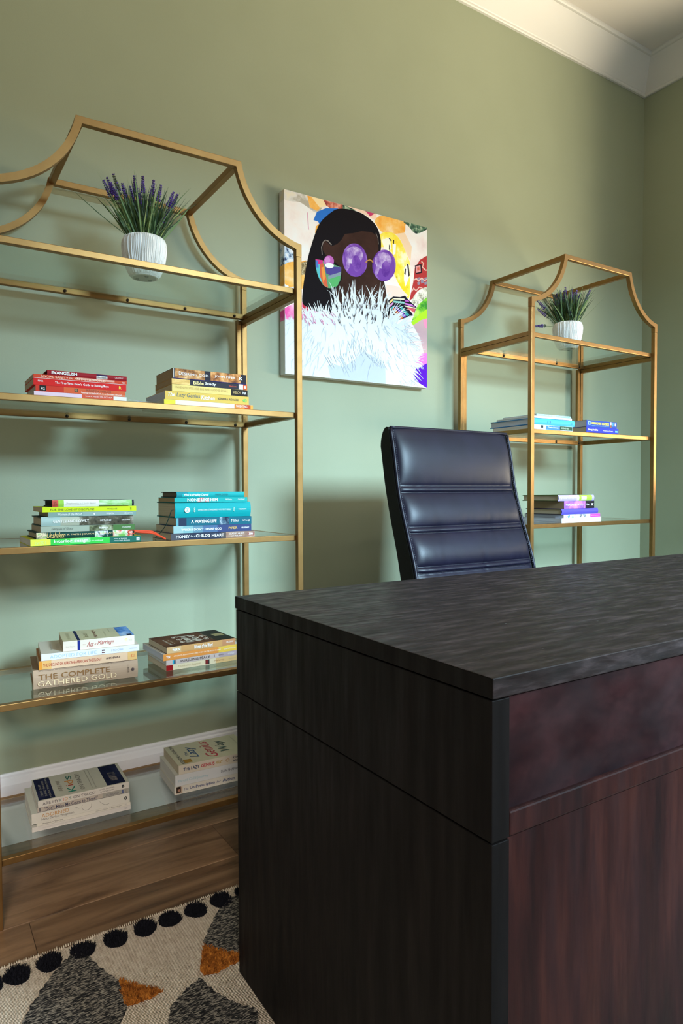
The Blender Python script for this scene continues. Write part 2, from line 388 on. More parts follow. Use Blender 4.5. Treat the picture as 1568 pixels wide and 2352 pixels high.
def shelf(x0, wdt, aL, aR, yf, yb, label):
    """yf: front face of the front posts, yb: front face of the back posts"""
    root = tag(empty('etagere', (x0, yf, 0)), label, 'shelf', 'gold pagoda etageres')
    D = yb - yf
    for yy in (0, D):
        for xx in (0, wdt - T):
            boxo('post', (xx, yy, 0), (xx + T, yy + T, ZS - 0.034), M_GOLD, root, 0.0012)
        # ogee side pieces: a short upright, then the curve
        for side in (0, 1):
            if side == 0: top = arch_points(0, ZS, aL, ZT)
            else: top = [(wdt - (wdt - x), z) for x, z in arch_points(wdt, ZS, wdt - aR, ZT)]
            low = offset_line(top, T if side == 0 else -T)
            # clip inner line against the post's inner face and the top bar's underside
            xi = T if side == 0 else wdt - T
            inner = [(x, z) for x, z in low if ((x > xi + 0.001) if side == 0 else (x < xi - 0.001)) and z < ZT - T - 0.001]
            k = inner[0]
            prof = [(0 if side == 0 else wdt, ZS - 0.0335)] + top + [((aL if side == 0 else wdt - aR), ZT), (inner[-1][0] + (0.002 if side == 0 else -0.002), ZT - T)] + inner[::-1] + [(xi, k[1] - 0.003), (xi, ZS - 0.0335)]
            m = MB(); m.extrude(prof, 1, yy, yy + T)
            m.build('ogee_arm', M_GOLD, root, 0.0010, tri=False)
        boxo('top_bar', (aL + 0.0003, yy + 0.0002, ZT - T), (wdt - aR - 0.0003, yy + T - 0.0002, ZT), M_GOLD, root, 0.0012)
    for xx in (aL + 0.001, wdt - aR - T - 0.001):
        boxo('top_bar', (xx, T, ZT - T), (xx + T, D, ZT - 0.0004), M_GOLD, root, 0.0012)
    BH = 0.0152; B = 0.016
    for z in (Z2, Z3, Z4, Z5, Z6):
        boxo('shelf_rail', (T, T - 0.0005, z - BH), (wdt - T, T + B, z), M_GOLD, root, 0.0012)
        boxo('shelf_rail', (T, D - B, z - BH), (wdt - T, D, z), M_GOLD, root, 0.0012)
        for xx in (0.001, wdt - B - 0.001):
            boxo('shelf_rail', (xx, T + 0.0002, z - BH), (xx + B, D - 0.0002, z - 0.0001), M_GOLD, root, 0.0012)
        boxo('glass_shelf', (0.0175, T + B + 0.0005, z - 0.0062), (wdt - 0.0175, D - B - 0.0005, z - 0.0002), M_GLASS, root)
        if z in (Z2, Z3):
            for q in (0.07, 0.295, 0.512, 0.73, 0.935):
                m = MB(); m.tube([(wdt * q, D - B - 0.003, z - 0.0095), (wdt * q, D - B + 0.002, z - 0.0095)], 0.0042, 10); m.build('shelf_pin', M_DARKMETAL, root)
        for xx in (0.04, wdt - 0.04):
            m = MB(); m.tube([(xx, T - 0.0015, z - BH * 0.5 - 0.02), (xx, T + 0.003, z - BH * 0.5 - 0.02)], 0.0001, 3)
    # the crown section has a second rail under its sides and back
    for xx in (0.001, wdt - B - 0.001):
        boxo('crown_rail', (xx, T + 0.0002, Z2 - 2 * BH - 0.001), (xx + B, D - 0.0002, Z2 - BH - 0.001), M_GOLD, root, 0.0012)
    for xx in (T + 0.001, wdt - 2 * T - 0.001):
        boxo('splice_post', (xx, D + 0.002, Z3 + 0.0005), (xx + T - 0.001, D + T - 0.001, Z2 - BH - 0.0005), M_GOLD, root, 0.0012)
    return root
shelf(0.0065, 0.7815, 0.1965, 0.1785, -0.406, -0.0475, 'large gold etagere with glass shelves at the left, nearest the camera')
shelf(1.7092, 0.747, 0.176, 0.176, -0.404, -0.0455, 'gold etagere with glass shelves behind the office chair, near the room corner')

# ================================================================== BOOKS
LIB = {}
LIB['A'] = [(0.1085, -0.383, 0.3139, -0.383, 1.1862, 0.0098), (0.1121, -0.383, 0.3113, -0.383, 1.196, 0.0138), (0.1077, -0.383, 0.3135, -0.383, 1.2098, 0.0153), (0.1079, -0.383, 0.315, -0.383, 1.2251, 0.0092), (0.1371, -0.383, 0.3152, -0.383, 1.2343, 0.0118)]
LIB['B'] = [(0.4059, -0.383, 0.6484, -0.383, 1.1862, 0.0125), (0.4087, -0.383, 0.6364, -0.383, 1.1987, 0.0214), (0.4265, -0.383, 0.6329, -0.383, 1.2201, 0.0174), (0.426, -0.383, 0.6311, -0.383, 1.2375, 0.0142), (0.4285, -0.383, 0.6296, -0.383, 1.2517, 0.0259)]
LIB['C'] = [(0.0955, -0.383, 0.3441, -0.383, 0.8448, 0.0156), (0.1082, -0.383, 0.3281, -0.383, 0.8604, 0.0153), (0.1172, -0.383, 0.3289, -0.383, 0.8756, 0.0137), (0.1184, -0.383, 0.3266, -0.383, 0.8894, 0.0216), (0.1335, -0.383, 0.3328, -0.383, 0.911, 0.0106), (0.1217, -0.383, 0.3336, -0.383, 0.9215, 0.0119), (0.1428, -0.383, 0.3281, -0.383, 0.9335, 0.0157)]
LIB['D'] = [(0.4189, -0.385, 0.6498, -0.385, 0.8448, 0.0171), (0.4251, -0.385, 0.6397, -0.385, 0.8618, 0.0188), (0.4323, -0.385, 0.6403, -0.385, 0.8806, 0.0205), (0.4306, -0.385, 0.639, -0.385, 0.9011, 0.0393), (0.4292, -0.385, 0.6289, -0.385, 0.9404, 0.0121), (0.4348, -0.385, 0.6198, -0.385, 0.9525, 0.0145)]
LIB['E'] = [(0.1068, -0.304, 0.3481, -0.327, 0.4963, 0.0459), (0.1199, -0.304, 0.3462, -0.327, 0.5422, 0.0213), (0.1251, -0.304, 0.3517, -0.327, 0.5635, 0.0161), (0.1747, -0.304, 0.342, -0.320, 0.5795, 0.0243)]
LIB['F'] = [(0.4254, -0.314, 0.6402, -0.306, 0.4963, 0.0148), (0.4255, -0.314, 0.6400, -0.306, 0.5111, 0.0128), (0.4181, -0.314, 0.6405, -0.306, 0.5239, 0.0173), (0.4275, -0.314, 0.6248, -0.306, 0.5412, 0.0174)]
LIB['G'] = [(0.0992, -0.296, 0.3312, -0.304, 0.15, 0.0116), (0.1098, -0.296, 0.3305, -0.304, 0.1617, 0.0078), (0.0986, -0.296, 0.3287, -0.304, 0.1695, 0.0253), (0.1117, -0.296, 0.3268, -0.304, 0.1947, 0.0121), (0.1135, -0.296, 0.3279, -0.304, 0.2068, 0.0159)]
LIB['H'] = [(0.4515, -0.290, 0.668, -0.300, 0.15, 0.0221), (0.4541, -0.290, 0.672, -0.300, 0.1721, 0.0305), (0.4637, -0.290, 0.678, -0.300, 0.2026, 0.025)]
LIB['I'] = [(1.7597, -0.37, 1.9745, -0.37, 1.1862, 0.0189), (1.7595, -0.37, 1.9867, -0.37, 1.2051, 0.0239), (1.7639, -0.37, 1.9693, -0.37, 1.229, 0.0072), (1.7752, -0.37, 1.9643, -0.37, 1.2362, 0.0071)]
LIB['J'] = [(2.0485, -0.375, 2.2453, -0.375, 1.1862, 0.0235), (2.0482, -0.375, 2.235, -0.375, 1.2097, 0.0257)]
LIB['K'] = [(1.8975, -0.385, 2.1441, -0.372, 0.8448, 0.0048), (1.8973, -0.385, 2.1455, -0.372, 0.8496, 0.0135), (1.9078, -0.385, 2.1384, -0.372, 0.8631, 0.0129), (1.898, -0.385, 2.1275, -0.372, 0.8759, 0.0217), (1.9097, -0.385, 2.1024, -0.372, 0.8976, 0.029), (1.8793, -0.385, 2.1021, -0.372, 0.9266, 0.0223)]
GROUPS = dict(A='red and orange books', B='yellow and orange books', C='green books', D='teal and blue books', E='cream books on the fourth glass shelf', F='tan and orange books', G='white books on the lowest glass shelf', H='white books beside the desk', I='light blue books', J='dark blue books', K='purple and white books')

def spine_arc(t, bulge, n=8):
    """(y,z) points of the spine from bottom to top"""
    if bulge <= 0: return [(0, 0), (0, t)]
    return [(bulge * (1 - math.sin(math.pi * i / n)) , t * i / n) for i in range(n + 1)]
R90 = Matrix.Rotation(math.radians(90), 4, 'X')

def book(key, i, label, spine, cover=None, pages=PG_CREAM, kind='paperback', w=None, strips=(), texts=(), top=(), bottom=None, toptexts=(), rough=0.62):
    x0, ya, x1, yb_, z0, t = LIB[key][i]
    L = math.hypot(x1 - x0, yb_ - ya); rz = math.atan2(yb_ - ya, x1 - x0)
    hard = kind == 'hardcover'
    if w is None: w = min(max(L * 0.66, 0.11), 0.165)
    ink = lambda c: tuple(0.94 * q ** 1.16 for q in c) if isinstance(c, tuple) else c
    spine, cover, bottom = ink(spine), ink(cover), ink(bottom)
    strips = [(q[0], q[1], ink(q[2]), *q[3:]) for q in strips]; top = [(*q[:4], ink(q[4])) for q in top]
    root = tag(empty('book', (x0, ya, z0 + 0.0001), rz), label, 'book', GROUPS[key])
    t = t - 0.0003
    bd = 0.0022 if hard else 0.0007; ov = 0.003 if hard else 0.0004
    bulge = min(0.005, t * 0.16) if hard else 0.0
    arc = spine_arc(t, bulge)
    # cover: one wrapped sheet (back board, spine, front board)
    inner = []
    n = len(arc)
    for q, (yy, zz) in enumerate(arc):
        inner.append((yy + bd, min(max(zz, bd), t - bd)))
    prof = [(w, 0)] + arc + [(w, t), (w, t - bd)] + inner[::-1] + [(w, bd)]
    sp = spine if not isinstance(spine, tuple) else C(spine, rough)
    cv = cover if cover is not None else spine
    cv = cv if not isinstance(cv, tuple) else C(cv, rough)
    bt = bottom if bottom is not None else cv
    bt = bt if not isinstance(bt, tuple) else C(bt, rough)
    m = MB(); N = len(prof)
    vs = [(0, p[0], p[1]) for p in prof] + [(L, p[0], p[1]) for p in prof]
    for a in range(N):
        b = (a + 1) % N
        mi = 1 if a == 0 and not (n == 2 and False) else 0
        if a == 0: mi = 2            # bottom board
        elif 1 <= a < n: mi = 0      # spine
        elif a == n: mi = 1          # top board
        else: mi = 1
        m.add([vs[a], vs[b], vs[N + b], vs[N + a]], [(0, 1, 2, 3)], mi, hard and 1 <= a < n)
    # end rims of the sheet as quads between outer and inner profile
    outer = [(w, 0)] + arc + [(w, t)]; inn = [(w, bd)] + inner + [(w, t - bd)]
    for X in (0, L):
        for a in range(len(outer) - 1):
            m.add([(X, *outer[a]), (X, *outer[a + 1]), (X, *inn[a + 1]), (X, *inn[a])], [(0, 1, 2, 3)], 1)
    cov = m.build('cover', [sp, cv, bt], root, fix=True)
    # page block
    pm = MB(); px0 = ov; py0 = bulge + bd + 0.0002
    fe = w - (0.004 if hard else 0.0006)
    pm.box((px0, py0, bd + 0.00005), (L - px0, fe, t - bd - 0.00005)); pm.build('pages', pages, root)
    # printed fields on the spine
    e = 0.00015
    for k, s in enumerate(strips):
        a, b, colr = s[:3]; za, zb = (s[3], s[4]) if len(s) > 3 else (0, 1)
        sm = MB(); ee = e * (1 + 0.6 * k)
        pts = []
        nn = 8 if bulge else 1
        for q in range(nn + 1):
            fz = za + (zb - za) * q / nn; zz = t * fz
            yy = bulge * (1 - math.sin(math.pi * fz)) if bulge else 0
            pts.append((yy - ee, min(max(zz, 0.0002), t - 0.0002)))
        for q in range(nn):
            sm.add([(a * L, *pts[q]), (b * L, *pts[q]), (b * L, *pts[q + 1]), (a * L, *pts[q + 1])], [(0, 1, 2, 3)], 0)
        so = sm.build('spine_print', colr if not isinstance(colr, tuple) else C(colr, rough), cov, fix=False)
    for tx in texts:
        s, a, b, zc, h, colr = tx[:6]; sh = tx[6] if len(tx) > 6 else 0.0; bold = tx[7] if len(tx) > 7 else 0.0
        zb = t * (zc - h / 2)
        yy = bulge * (1 - math.sin(math.pi * min(max(zc, 0.08), 0.92))) - (bulge * 0.25 if bulge else 0)
        mat = Matrix.Translation((a * L, yy - 0.0006, zb)) @ R90
        text(s, C(colr, 0.5) if isinstance(colr, tuple) else colr, cov, mat, (b - a) * L, h * t, sh, bold=bold)
    for k, s in enumerate(top):     # printed fields on the front cover: (x0,x1,y0,y1,colour)
        a, b, c, d, colr = s
        sm = MB(); zt = t + 0.0001 * (k + 1)
        sm.add([(a * L, c * w, zt), (b * L, c * w, zt), (b * L, d * w, zt), (a * L, d * w, zt)], [(0, 1, 2, 3)])
        sm.build('cover_print', colr if not isinstance(colr, tuple) else C(colr, rough), cov, fix=False)
    for s in toptexts:   # text running away from the spine: (string, xbase, height, y0, y1, colour, shear)
        st, xb, h, c, d, colr, sh = s
        mat = Matrix.Translation((xb * L, c * w, t + 0.0008)) @ Matrix.Rotation(math.radians(90), 4, 'Z')
        text(st, C(colr, 0.5), cov, mat, (d - c) * w, h * L, sh)
    return root, L, t, w

def ribbon(name, pts, wid, mat, parent, side=(0, 0, 1)):
    m = MB(); pts = [Vector(p) for p in pts]; sd = Vector(side) * wid / 2; vs = []
    # smooth the polyline
    fine = []
    for i in range(len(pts) - 1):
        p0 = pts[max(i - 1, 0)]; p1 = pts[i]; p2 = pts[i + 1]; p3 = pts[min(i + 2, len(pts) - 1)]
        for q in range(6):
            u = q / 6; fine.append(0.5 * ((2 * p1) + (p2 - p0) * u + (2 * p0 - 5 * p1 + 4 * p2 - p3) * u * u + (3 * p1 - p0 - 3 * p2 + p3) * u ** 3))
    fine.append(pts[-1])
    for p in fine: vs += [p - sd, p + sd]
    m.add(vs, [(2 * i, 2 * i + 1, 2 * i + 3, 2 * i + 2) for i in range(len(fine) - 1)], 0, True)
    o = m.build(name, mat, parent, fix=False); s = o.modifiers.new('thick', 'SOLIDIFY'); s.thickness = 0.0006; s.offset = 0
    return o

WH = (0.85, 0.84, 0.82); DKT = (0.03, 0.04, 0.05)
LS = 'on the large left etagere'
# --- stack A: red
book('A', 0, 'thin pink and orange paperback at the bottom of the red book stack', (0.80, 0.52, 0.62), WH, PG_WHITE,
     strips=[(0, .5, (0.84, 0.66, 0.76)), (.5, .85, (0.72, 0.14, 0.07)), (.85, 1, WH)], texts=[('Linda K. Murphy MS, CCC-SLP', .54, .83, .55, .42, WH)])
book('A', 1, 'orange-red paperback with a round emblem, second from the bottom of the red stack', (0.66, 0.06, 0.03), (0.66, 0.06, 0.03), PG_WHITE,
     strips=[(.3, 1, (0.74, 0.16, 0.06)), (.5, 1, (0.80, 0.30, 0.16), 0, .3), (.04, .11, (0.02, 0.02, 0.02), .12, 1), (.415, .455, (0.16, 0.10, 0.06), .25, .85)],
     texts=[('KRISTEN WELCH', .55, .83, .68, .4, (0.16, 0.05, 0.03)), ('Raising Grateful Kids in an Entitled World', .49, .95, .24, .32, WH), ('RG', .055, .095, .5, .5, WH), ('O', .426, .444, .55, .4, (0.6, 0.4, 0.2))])
book('A', 2, 'bright red paperback with white lettering, middle of the red book stack', (0.70, 0.022, 0.018), (0.70, 0.022, 0.018), PG_CREAM,
     texts=[('PINK', .045, .10, .62, .26, WH), ("The First-Time Mom's Guide to Raising Boys", .22, .80, .5, .44, WH, 0, 0.01), ('R', .915, .945, .5, .5, (0.85, 0.6, 0.05), 0, 0.03)])
book('A', 3, 'orange paperback with pale streaked lettering, second from the top of the red stack', (0.66, 0.085, 0.03), (0.66, 0.085, 0.03), PG_CREAM,
     strips=[(.44, .86, (0.80, 0.42, 0.33), .45, .95), (0, 1, WH, 0, .10)], texts=[('SOCIAL SANITY IN AN INSTA WORLD', .075, .76, .55, .52, (0.88, 0.72, 0.55)), ('TGC', .945, .975, .5, .4, WH)])
book('A', 4, 'dark red hardcover lettered in white on top of the red book stack', (0.36, 0.018, 0.030), (0.26, 0.014, 0.022), PG_DARK, 'hardcover', w=0.125,
     strips=[(.605, .745, WH, .05, .6), (.605, .745, (0.05, 0.03, 0.10), .6, .95)], texts=[('EVANGELISM', .05, .36, .52, .58, WH, 0, 0.03), ('Stiles', .615, .73, .34, .36, (0.1, 0.05, 0.05)), ('CROSSWAY', .84, .95, .5, .34, (0.8, 0.5, 0.5))])
# --- stack B: yellow
b1, L1, t1, w1 = book('B', 0, 'white and orange workbook at the bottom of the yellow stack, papers sticking out', (0.88, 0.82, 0.62), WH, PG_WHITE, w=0.19,
     strips=[(0, .12, (0.85, 0.72, 0.08)), (.78, .9, (0.80, 0.30, 0.06)), (.9, 1, (0.62, 0.10, 0.03)), (.97, 1, (0.85, 0.45, 0.1))], texts=[('PARENTING', .80, .93, .6, .5, WH)])
random.seed(7)
for q in range(4):
    m = MB(); a = 0.02 + q * 0.03
    m.add([(0.002, .05 + a * .5, .011), (-0.035 - .006 * q, .06 + a * .6, .010 + .004 * q), (-0.03 + .003 * q, .09 + a * .6, .016 + .003 * q), (0.002, .10 + a * .5, .0115)], [(0, 1, 2, 3)])
    o = m.build('loose_page', C((0.72, 0.72, 0.74)), b1, fix=False); s = o.modifiers.new('thick', 'SOLIDIFY'); s.thickness = 0.0003
book('B', 1, 'yellow book lettered in white and dark blue, second from bottom of the yellow stack', (0.80, 0.56, 0.14), (0.80, 0.56, 0.14), PG_GREY, w=0.16,
     texts=[('The', .03, .11, .62, .44, WH, .25, .02), ('Lazy Genius', .13, .40, .55, .62, (0.04, 0.10, 0.16), .2), ('Kitchen', .415, .575, .5, .5, WH, .1, .02), ('KENDRA ADACHI', .615, .865, .5, .26, (0.12, 0.08, 0.05), 0, .02), ('4D', .92, .975, .5, .42, (0.2, 0.55, 0.12), 0, .04)])
book('B', 2, 'pale yellow paperback with a black spine end, middle of the yellow book stack', (0.86, 0.68, 0.26), (0.7, 0.5, 0.2), PG_CREAM,
     strips=[(.77, 1, (0.03, 0.022, 0.015))], texts=[('WHEN PEOPLE ARE BIG AND GOD IS SMALL', .04, .73, .6, .34, (0.55, 0.36, 0.10)), ('WELCH', .795, .895, .5, .4, (0.7, 0.5, 0.2)), ('P&R', .93, .98, .5, .42, WH, 0, .02)])
book('B', 3, 'blue-black book with a golden spine end, second from top of the yellow stack', (0.045, 0.04, 0.06), (0.62, 0.32, 0.08), PG_TAN,
     strips=[(0, .23, picture('gold_photo', [(.3, (.55, .28, .06)), (.55, (.82, .55, .2)), (.75, (.9, .75, .45))], (1, 1, 3), 30)), (.885, .945, WH), (.945, 1, (0.70, 0.12, 0.03))],
     texts=[('Bible', .275, .41, .52, .62, (0.9, 0.72, 0.3), 0, .02), ('Study', .425, .575, .5, .64, WH, 0, .02), ('Nielson', .75, .85, .5, .3, (0.7, 0.1, 0.05)), ('8', .96, .985, .5, .55, WH, 0, .03)])
book('B', 4, 'thick paperback with a desert dune photo spine, topmost of the yellow stack', (0.03, 0.025, 0.04), (0.10, 0.05, 0.03), PG_TAN,
     strips=[(.03, .42, picture('dune_photo', [(.3, (.10, .035, .02)), (.5, (.45, .20, .07)), (.7, (.80, .50, .24))], (6, 1, 9), 8)),
             (.5, .92, picture('dune_photo', [(.32, (.14, .05, .03)), (.5, (.55, .22, .07)), (.7, (.85, .48, .2))], (7, 1, 6), 9)), (0, .03, (0.02, 0.02, 0.03)), (0.006, .018, (0.6, 0.55, 0.5)), (.89, .95, (0.02, 0.02, 0.02), .38, .75), (.0, 1, (.02, .02, .16), 0, .07)],
     texts=[('D', .08, .115, .56, .36, WH), ('ESIRING GOD', .12, .47, .52, .25, WH), ('JOHN PIPER', .555, .84, .55, .28, WH), ('K', .895, .945, .56, .26, WH, 0, .06)], bottom=(0.02, 0.02, 0.22))
# --- stack C: green
book('C', 0, 'large lime and bright green workbook at the bottom of the green stack', (0.10, 0.62, 0.14), (0.72, 0.72, 0.05), PG_WHITE, w=0.18,
     strips=[(0, .17, (0.80, 0.84, 0.12)), (.17, .7, (0.06, 0.60, 0.10)), (.34, .52, (0.30, 0.80, 0.34), .3, 1), (.7, 1, (0.02, 0.17, 0.13)), (0, 1, (0.02, 0.10, 0.03), 0, .06), (.955, .985, (0.8, 0.8, 0.8), .3, .8)],
     texts=[('tw201', .035, .13, .5, .5, (0.6, 0.75, 0.3)), ('interior design', .20, .50, .56, .6, WH, 0, .02), ('a ten-week study', .52, .64, .5, .24, WH), ('mary a. kassian', .74, .86, .66, .22, WH), ('nancy leigh demoss', .74, .89, .34, .22, WH), ('tw', .962, .98, .54, .3, (0.02, 0.1, 0.1))])
c2, L2_, t2_, w2_ = book('C', 1, 'dark green floral journal with gold script and red ribbon marker', (0.008, 0.075, 0.062), (0.008, 0.05, 0.045), PG_CREAM, 'hardcover',
     strips=[(.0, .10, picture('floral', [(.35, (.02, .14, .09)), (.5, (.75, .62, .42)), (.6, (.16, .42, .12))], (1, 1, 1), 60)), (.58, .72, picture('floral', [(.38, (.01, .08, .06)), (.5, (.75, .75, .8)), (.62, (.25, .55, .2))], (1, 1, 1), 70)), (.77, .98, picture('floral', [(.35, (.20, .5, .12)), (.5, (.75, .72, .62)), (.62, (.65, .12, .08))], (1, 1, 1), 55))],
     texts=[('Unshaken', .10, .28, .55, .85, (0.80, 0.58, 0.2), .35), ('A FAITH JOURNAL FOR WOMEN', .295, .86, .55, .3, (0.80, 0.62, 0.3))])
RB = C((0.62, 0.06, 0.02), 0.45)
m = MB(); pts = [(0.2130 + 0.0085 * math.cos(a), -0.0016, 0.0095 + 0.0045 * math.sin(a)) for a in [i * math.pi / 10 for i in range(21)]]
m.tube(pts, 0.0009, 6); m.build('ribbon_loop', RB, c2)
ribbon('ribbon_marker', [(0.219, -0.002, 0.011), (0.235, -0.003, 0.008), (0.262, -0.001, 0.005), (0.285, 0.004, -0.004), (0.300, 0.006, -0.0120)], 0.0045, RB, c2, (0, 0, 1))
ribbon('ribbon_marker', [(0.219, -0.0015, 0.012), (0.240, 0.000, 0.0105), (0.268, 0.003, 0.007), (0.297, 0.010, -0.0120)], 0.0045, RB, c2, (0, 0, 1))
book('C', 2, 'pale sage paperback with a tree on its spine, third from bottom of green stack', (0.40, 0.46, 0.38), (0.40, 0.46, 0.38), PG_CREAM,
     strips=[(.5, .76, picture('tree_photo', [(.36, (.05, .06, .03)), (.52, (.22, .25, .14)), (.64, (.45, .50, .38))], (1, 1, 1), 60)), (.76, 1, (0.10, 0.22, 0.07))],
     texts=[('Glimpses of Grace', .11, .33, .5, .5, (0.10, 0.12, 0.10), .3), ('FURMAN', .605, .705, .5, .34, WH, 0, .02), ('CROSSWAY', .86, .96, .5, .26, WH)])
book('C', 3, 'hardcover with a landscape painting fading to pale teal, middle of the green stack', (0.42, 0.55, 0.52), (0.02, 0.06, 0.06), PG_CREAM, 'hardcover',
     strips=[(.2, .4, (0.50, 0.52, 0.42)), (.4, 1, picture('landscape', [(.32, (.03, .028, .02)), (.5, (.11, .10, .07)), (.66, (.34, .32, .26))], (1, 1, 1), 40))],
     texts=[('GENTLE AND LOWLY', .12, .50, .5, .30, WH, 0, .02), ('ORTLUND', .62, .745, .5, .22, WH), ('CROSSWAY', .86, .96, .5, .18, WH)])
book('C', 4, 'thin grey-teal paperback with white italic title in the green stack', (0.26, 0.38, 0.35), (0.3, 0.4, 0.36), PG_CREAM, strips=[(.38, .9, (0.33, 0.43, 0.41), .0, 1)],
     texts=[('Women of the Word', .10, .37, .52, .56, WH, .2), ('o', .50, .517, .5, .4, WH, 0, .06), ('WILKIN', .645, .735, .5, .36, WH), ('CROSSWAY', .86, .965, .5, .34, WH)])
book('C', 5, 'lime yellow paperback with black lettering near the top of the green stack', (0.62, 0.74, 0.02), (0.62, 0.74, 0.02), PG_CREAM,
     texts=[('FOR THE LOVE OF DISCIPLINE', .08, .535, .48, .40, (0.06, 0.08, 0.02)), ('WALLACE', .675, .785, .48, .30, (0.06, 0.08, 0.02)), ('P&R', .93, .945, .5, .7, (0.06, 0.08, 0.02))])
book('C', 6, 'white and green volume with black page edges on top of the green stack', (0.80, 0.80, 0.76), (0.02, 0.02, 0.03), PG_DARK, 'hardcover', w=0.12,
     strips=[(0, .07, (0.60, 0.12, 0.09)), (.07, .135, (0.35, 0.62, 0.10)), (.56, 1, picture('green_photo', [(.35, (.20, .50, .10)), (.55, (.42, .62, .34)), (.7, (.65, .75, .6))], (1, 1, 3), 30)), (.975, 1, (0.02, 0.02, 0.05)), (.56, .93, (.05, .06, .02), 0, .1)],
     texts=[('Shepherding a Child\'s Heart', .16, .52, .5, .45, (0.60, 0.58, 0.50), .2), ('S5', .015, .055, .5, .6, (0.2, 0.05, 0.02))])
# --- stack D: teal
book('D', 0, 'slate blue and brown paperback lettered in cream, bottom of the teal stack', (0.035, 0.045, 0.085), (0.2, 0.18, 0.2), PG_CREAM, w=0.155,
     strips=[(.0, .1, (0.10, 0.10, 0.12)), (.58, .68, (0.12, 0.10, 0.10)), (.64, 1, picture('warm_photo', [(.35, (.24, .13, .10)), (.55, (.42, .28, .20)), (.7, (.55, .42, .32))], (1, 1, 2), 26)), (.91, .985, (0.35, 0.10, 0.08), .3, .8)],
     texts=[('HONEY', .055, .21, .5, .46, WH, 0, .02), ('for a', .22, .27, .55, .26, WH, .3), ("CHILD'S HEART", .28, .615, .54, .48, WH, 0, .02), ('GLADYS HUNT', .675, .865, .66, .26, (.8, .75, .7)), ('with Mark Hunt', .70, .84, .34, .2, WH), ('Z0N', .92, .975, .55, .36, WH, 0, .04)])
book('D', 1, 'paperback fading from pale mint to navy, second from the bottom of the teal stack', (0.06, 0.085, 0.21), (0.06, 0.085, 0.21), PG_CREAM,
     strips=[(0, .12, (0.36, 0.52, 0.52)), (.12, .24, (0.26, 0.46, 0.48)), (.24, .36, (0.16, 0.30, 0.38)), (.36, .55, (0.10, 0.18, 0.32))],
     texts=[("WHEN I DON'T DESIRE GOD", .095, .605, .48, .32, WH, 0, .02), ('PIPER', .695, .81, .5, .32, (0.80, 0.52, 0.12)), ('CROSSWAY', .865, .97, .5, .22, WH, 0, .02)])
book('D', 2, 'deep teal paperback with white capitals under the thick bible', (0.012, 0.16, 0.22), (0.012, 0.16, 0.22), PG_CREAM,
     strips=[(0, .03, (0.16, 0.42, 0.48)), (.03, .13, (0.03, 0.05, 0.10)), (.56, .69, picture('teal_photo', [(.4, (.02, .03, .06)), (.55, (.08, .14, .2)), (.7, (.5, .6, .65))], (1, 1, 1), 70))],
     texts=[('A PRAYING LIFE', .19, .52, .5, .42, WH, 0, .02), ('Miller', .72, .825, .52, .38, WH), ('NavPress', .87, .945, .5, .22, WH), ('O', .95, .975, .5, .34, WH)])
d4, L4_, t4_, w4_ = book('D', 3, 'very thick turquoise bible with silver lettering and ribbon in the teal stack', (0.006, 0.40, 0.42), (0.004, 0.14, 0.13), PG_CREAM, 'hardcover', w=0.15,
     texts=[("CHRISTIAN STANDARD WOMEN'S BIBLE", .285, .725, .5, .11, (0.7, 0.85, 0.8)), ('HOLMAN', .825, .93, .5, .09, (0.7, 0.85, 0.85), 0, .02), ('8', .23, .25, .5, .3, (0.5, 0.8, 0.7)), ('8', .755, .775, .5, .3, (0.5, 0.8, 0.7))])
m = MB(); rad = 0.0072
m.add([(0.0305 + rad * math.cos(a), -0.0026, 0.0195 + rad * math.sin(a)) for a in [i * math.pi / 12 for i in range(24)]], [tuple(range(24))]); m.build('spine_print', C((0.75, 0.85, 0.82)), d4, fix=False)
text('Z', C((0.0, 0.35, 0.36)), d4, Matrix.Translation((0.0265, -0.0031, 0.0158)) @ R90, 0.008, 0.0075)
ribbon('ribbon_marker', [(0.0, 0.012, 0.020), (-0.006, 0.012, 0.018), (-0.010, 0.016, 0.004), (-0.0145, 0.03, -0.018), (-0.019, 0.055, -0.036), (-0.026, 0.085, -0.0545)], 0.0055, C((0.006, 0.05, 0.05), 0.5), d4, (0, 1, 0))
book('D', 4, 'thin turquoise paperback with a floral title, second from the top of the teal stack', (0.02, 0.43, 0.42), (0.02, 0.43, 0.42), PG_TAN,
     strips=[(.30, .46, picture('red_flowers', [(.4, (.04, .45, .42)), (.52, (.65, .10, .12)), (.65, (.8, .4, .35))], (1, 1, 1), 90))],
     texts=[('NONE LIKE HIM', .165, .575, .5, .62, WH, 0, .03), ('Wilkin', .685, .775, .52, .4, WH), ('CROSSWAY', .86, .96, .5, .32, WH)])
book('D', 5, 'small turquoise hardcover on top of the teal stack', (0.02, 0.42, 0.43), (0.05, 0.03, 0.03), mk_pages('brown_pages', (0.25, 0.18, 0.13)), 'hardcover', w=0.125,
     strips=[(0, .16, (0.02, 0.30, 0.34)), (.08, .46, (0.03, 0.50, 0.50), .1, .6)], texts=[('What is a Healthy Church?', .10, .455, .42, .55, WH, .1, .02), ('MARK DEVER', .56, .75, .5, .34, (0.02, 0.16, 0.18))])
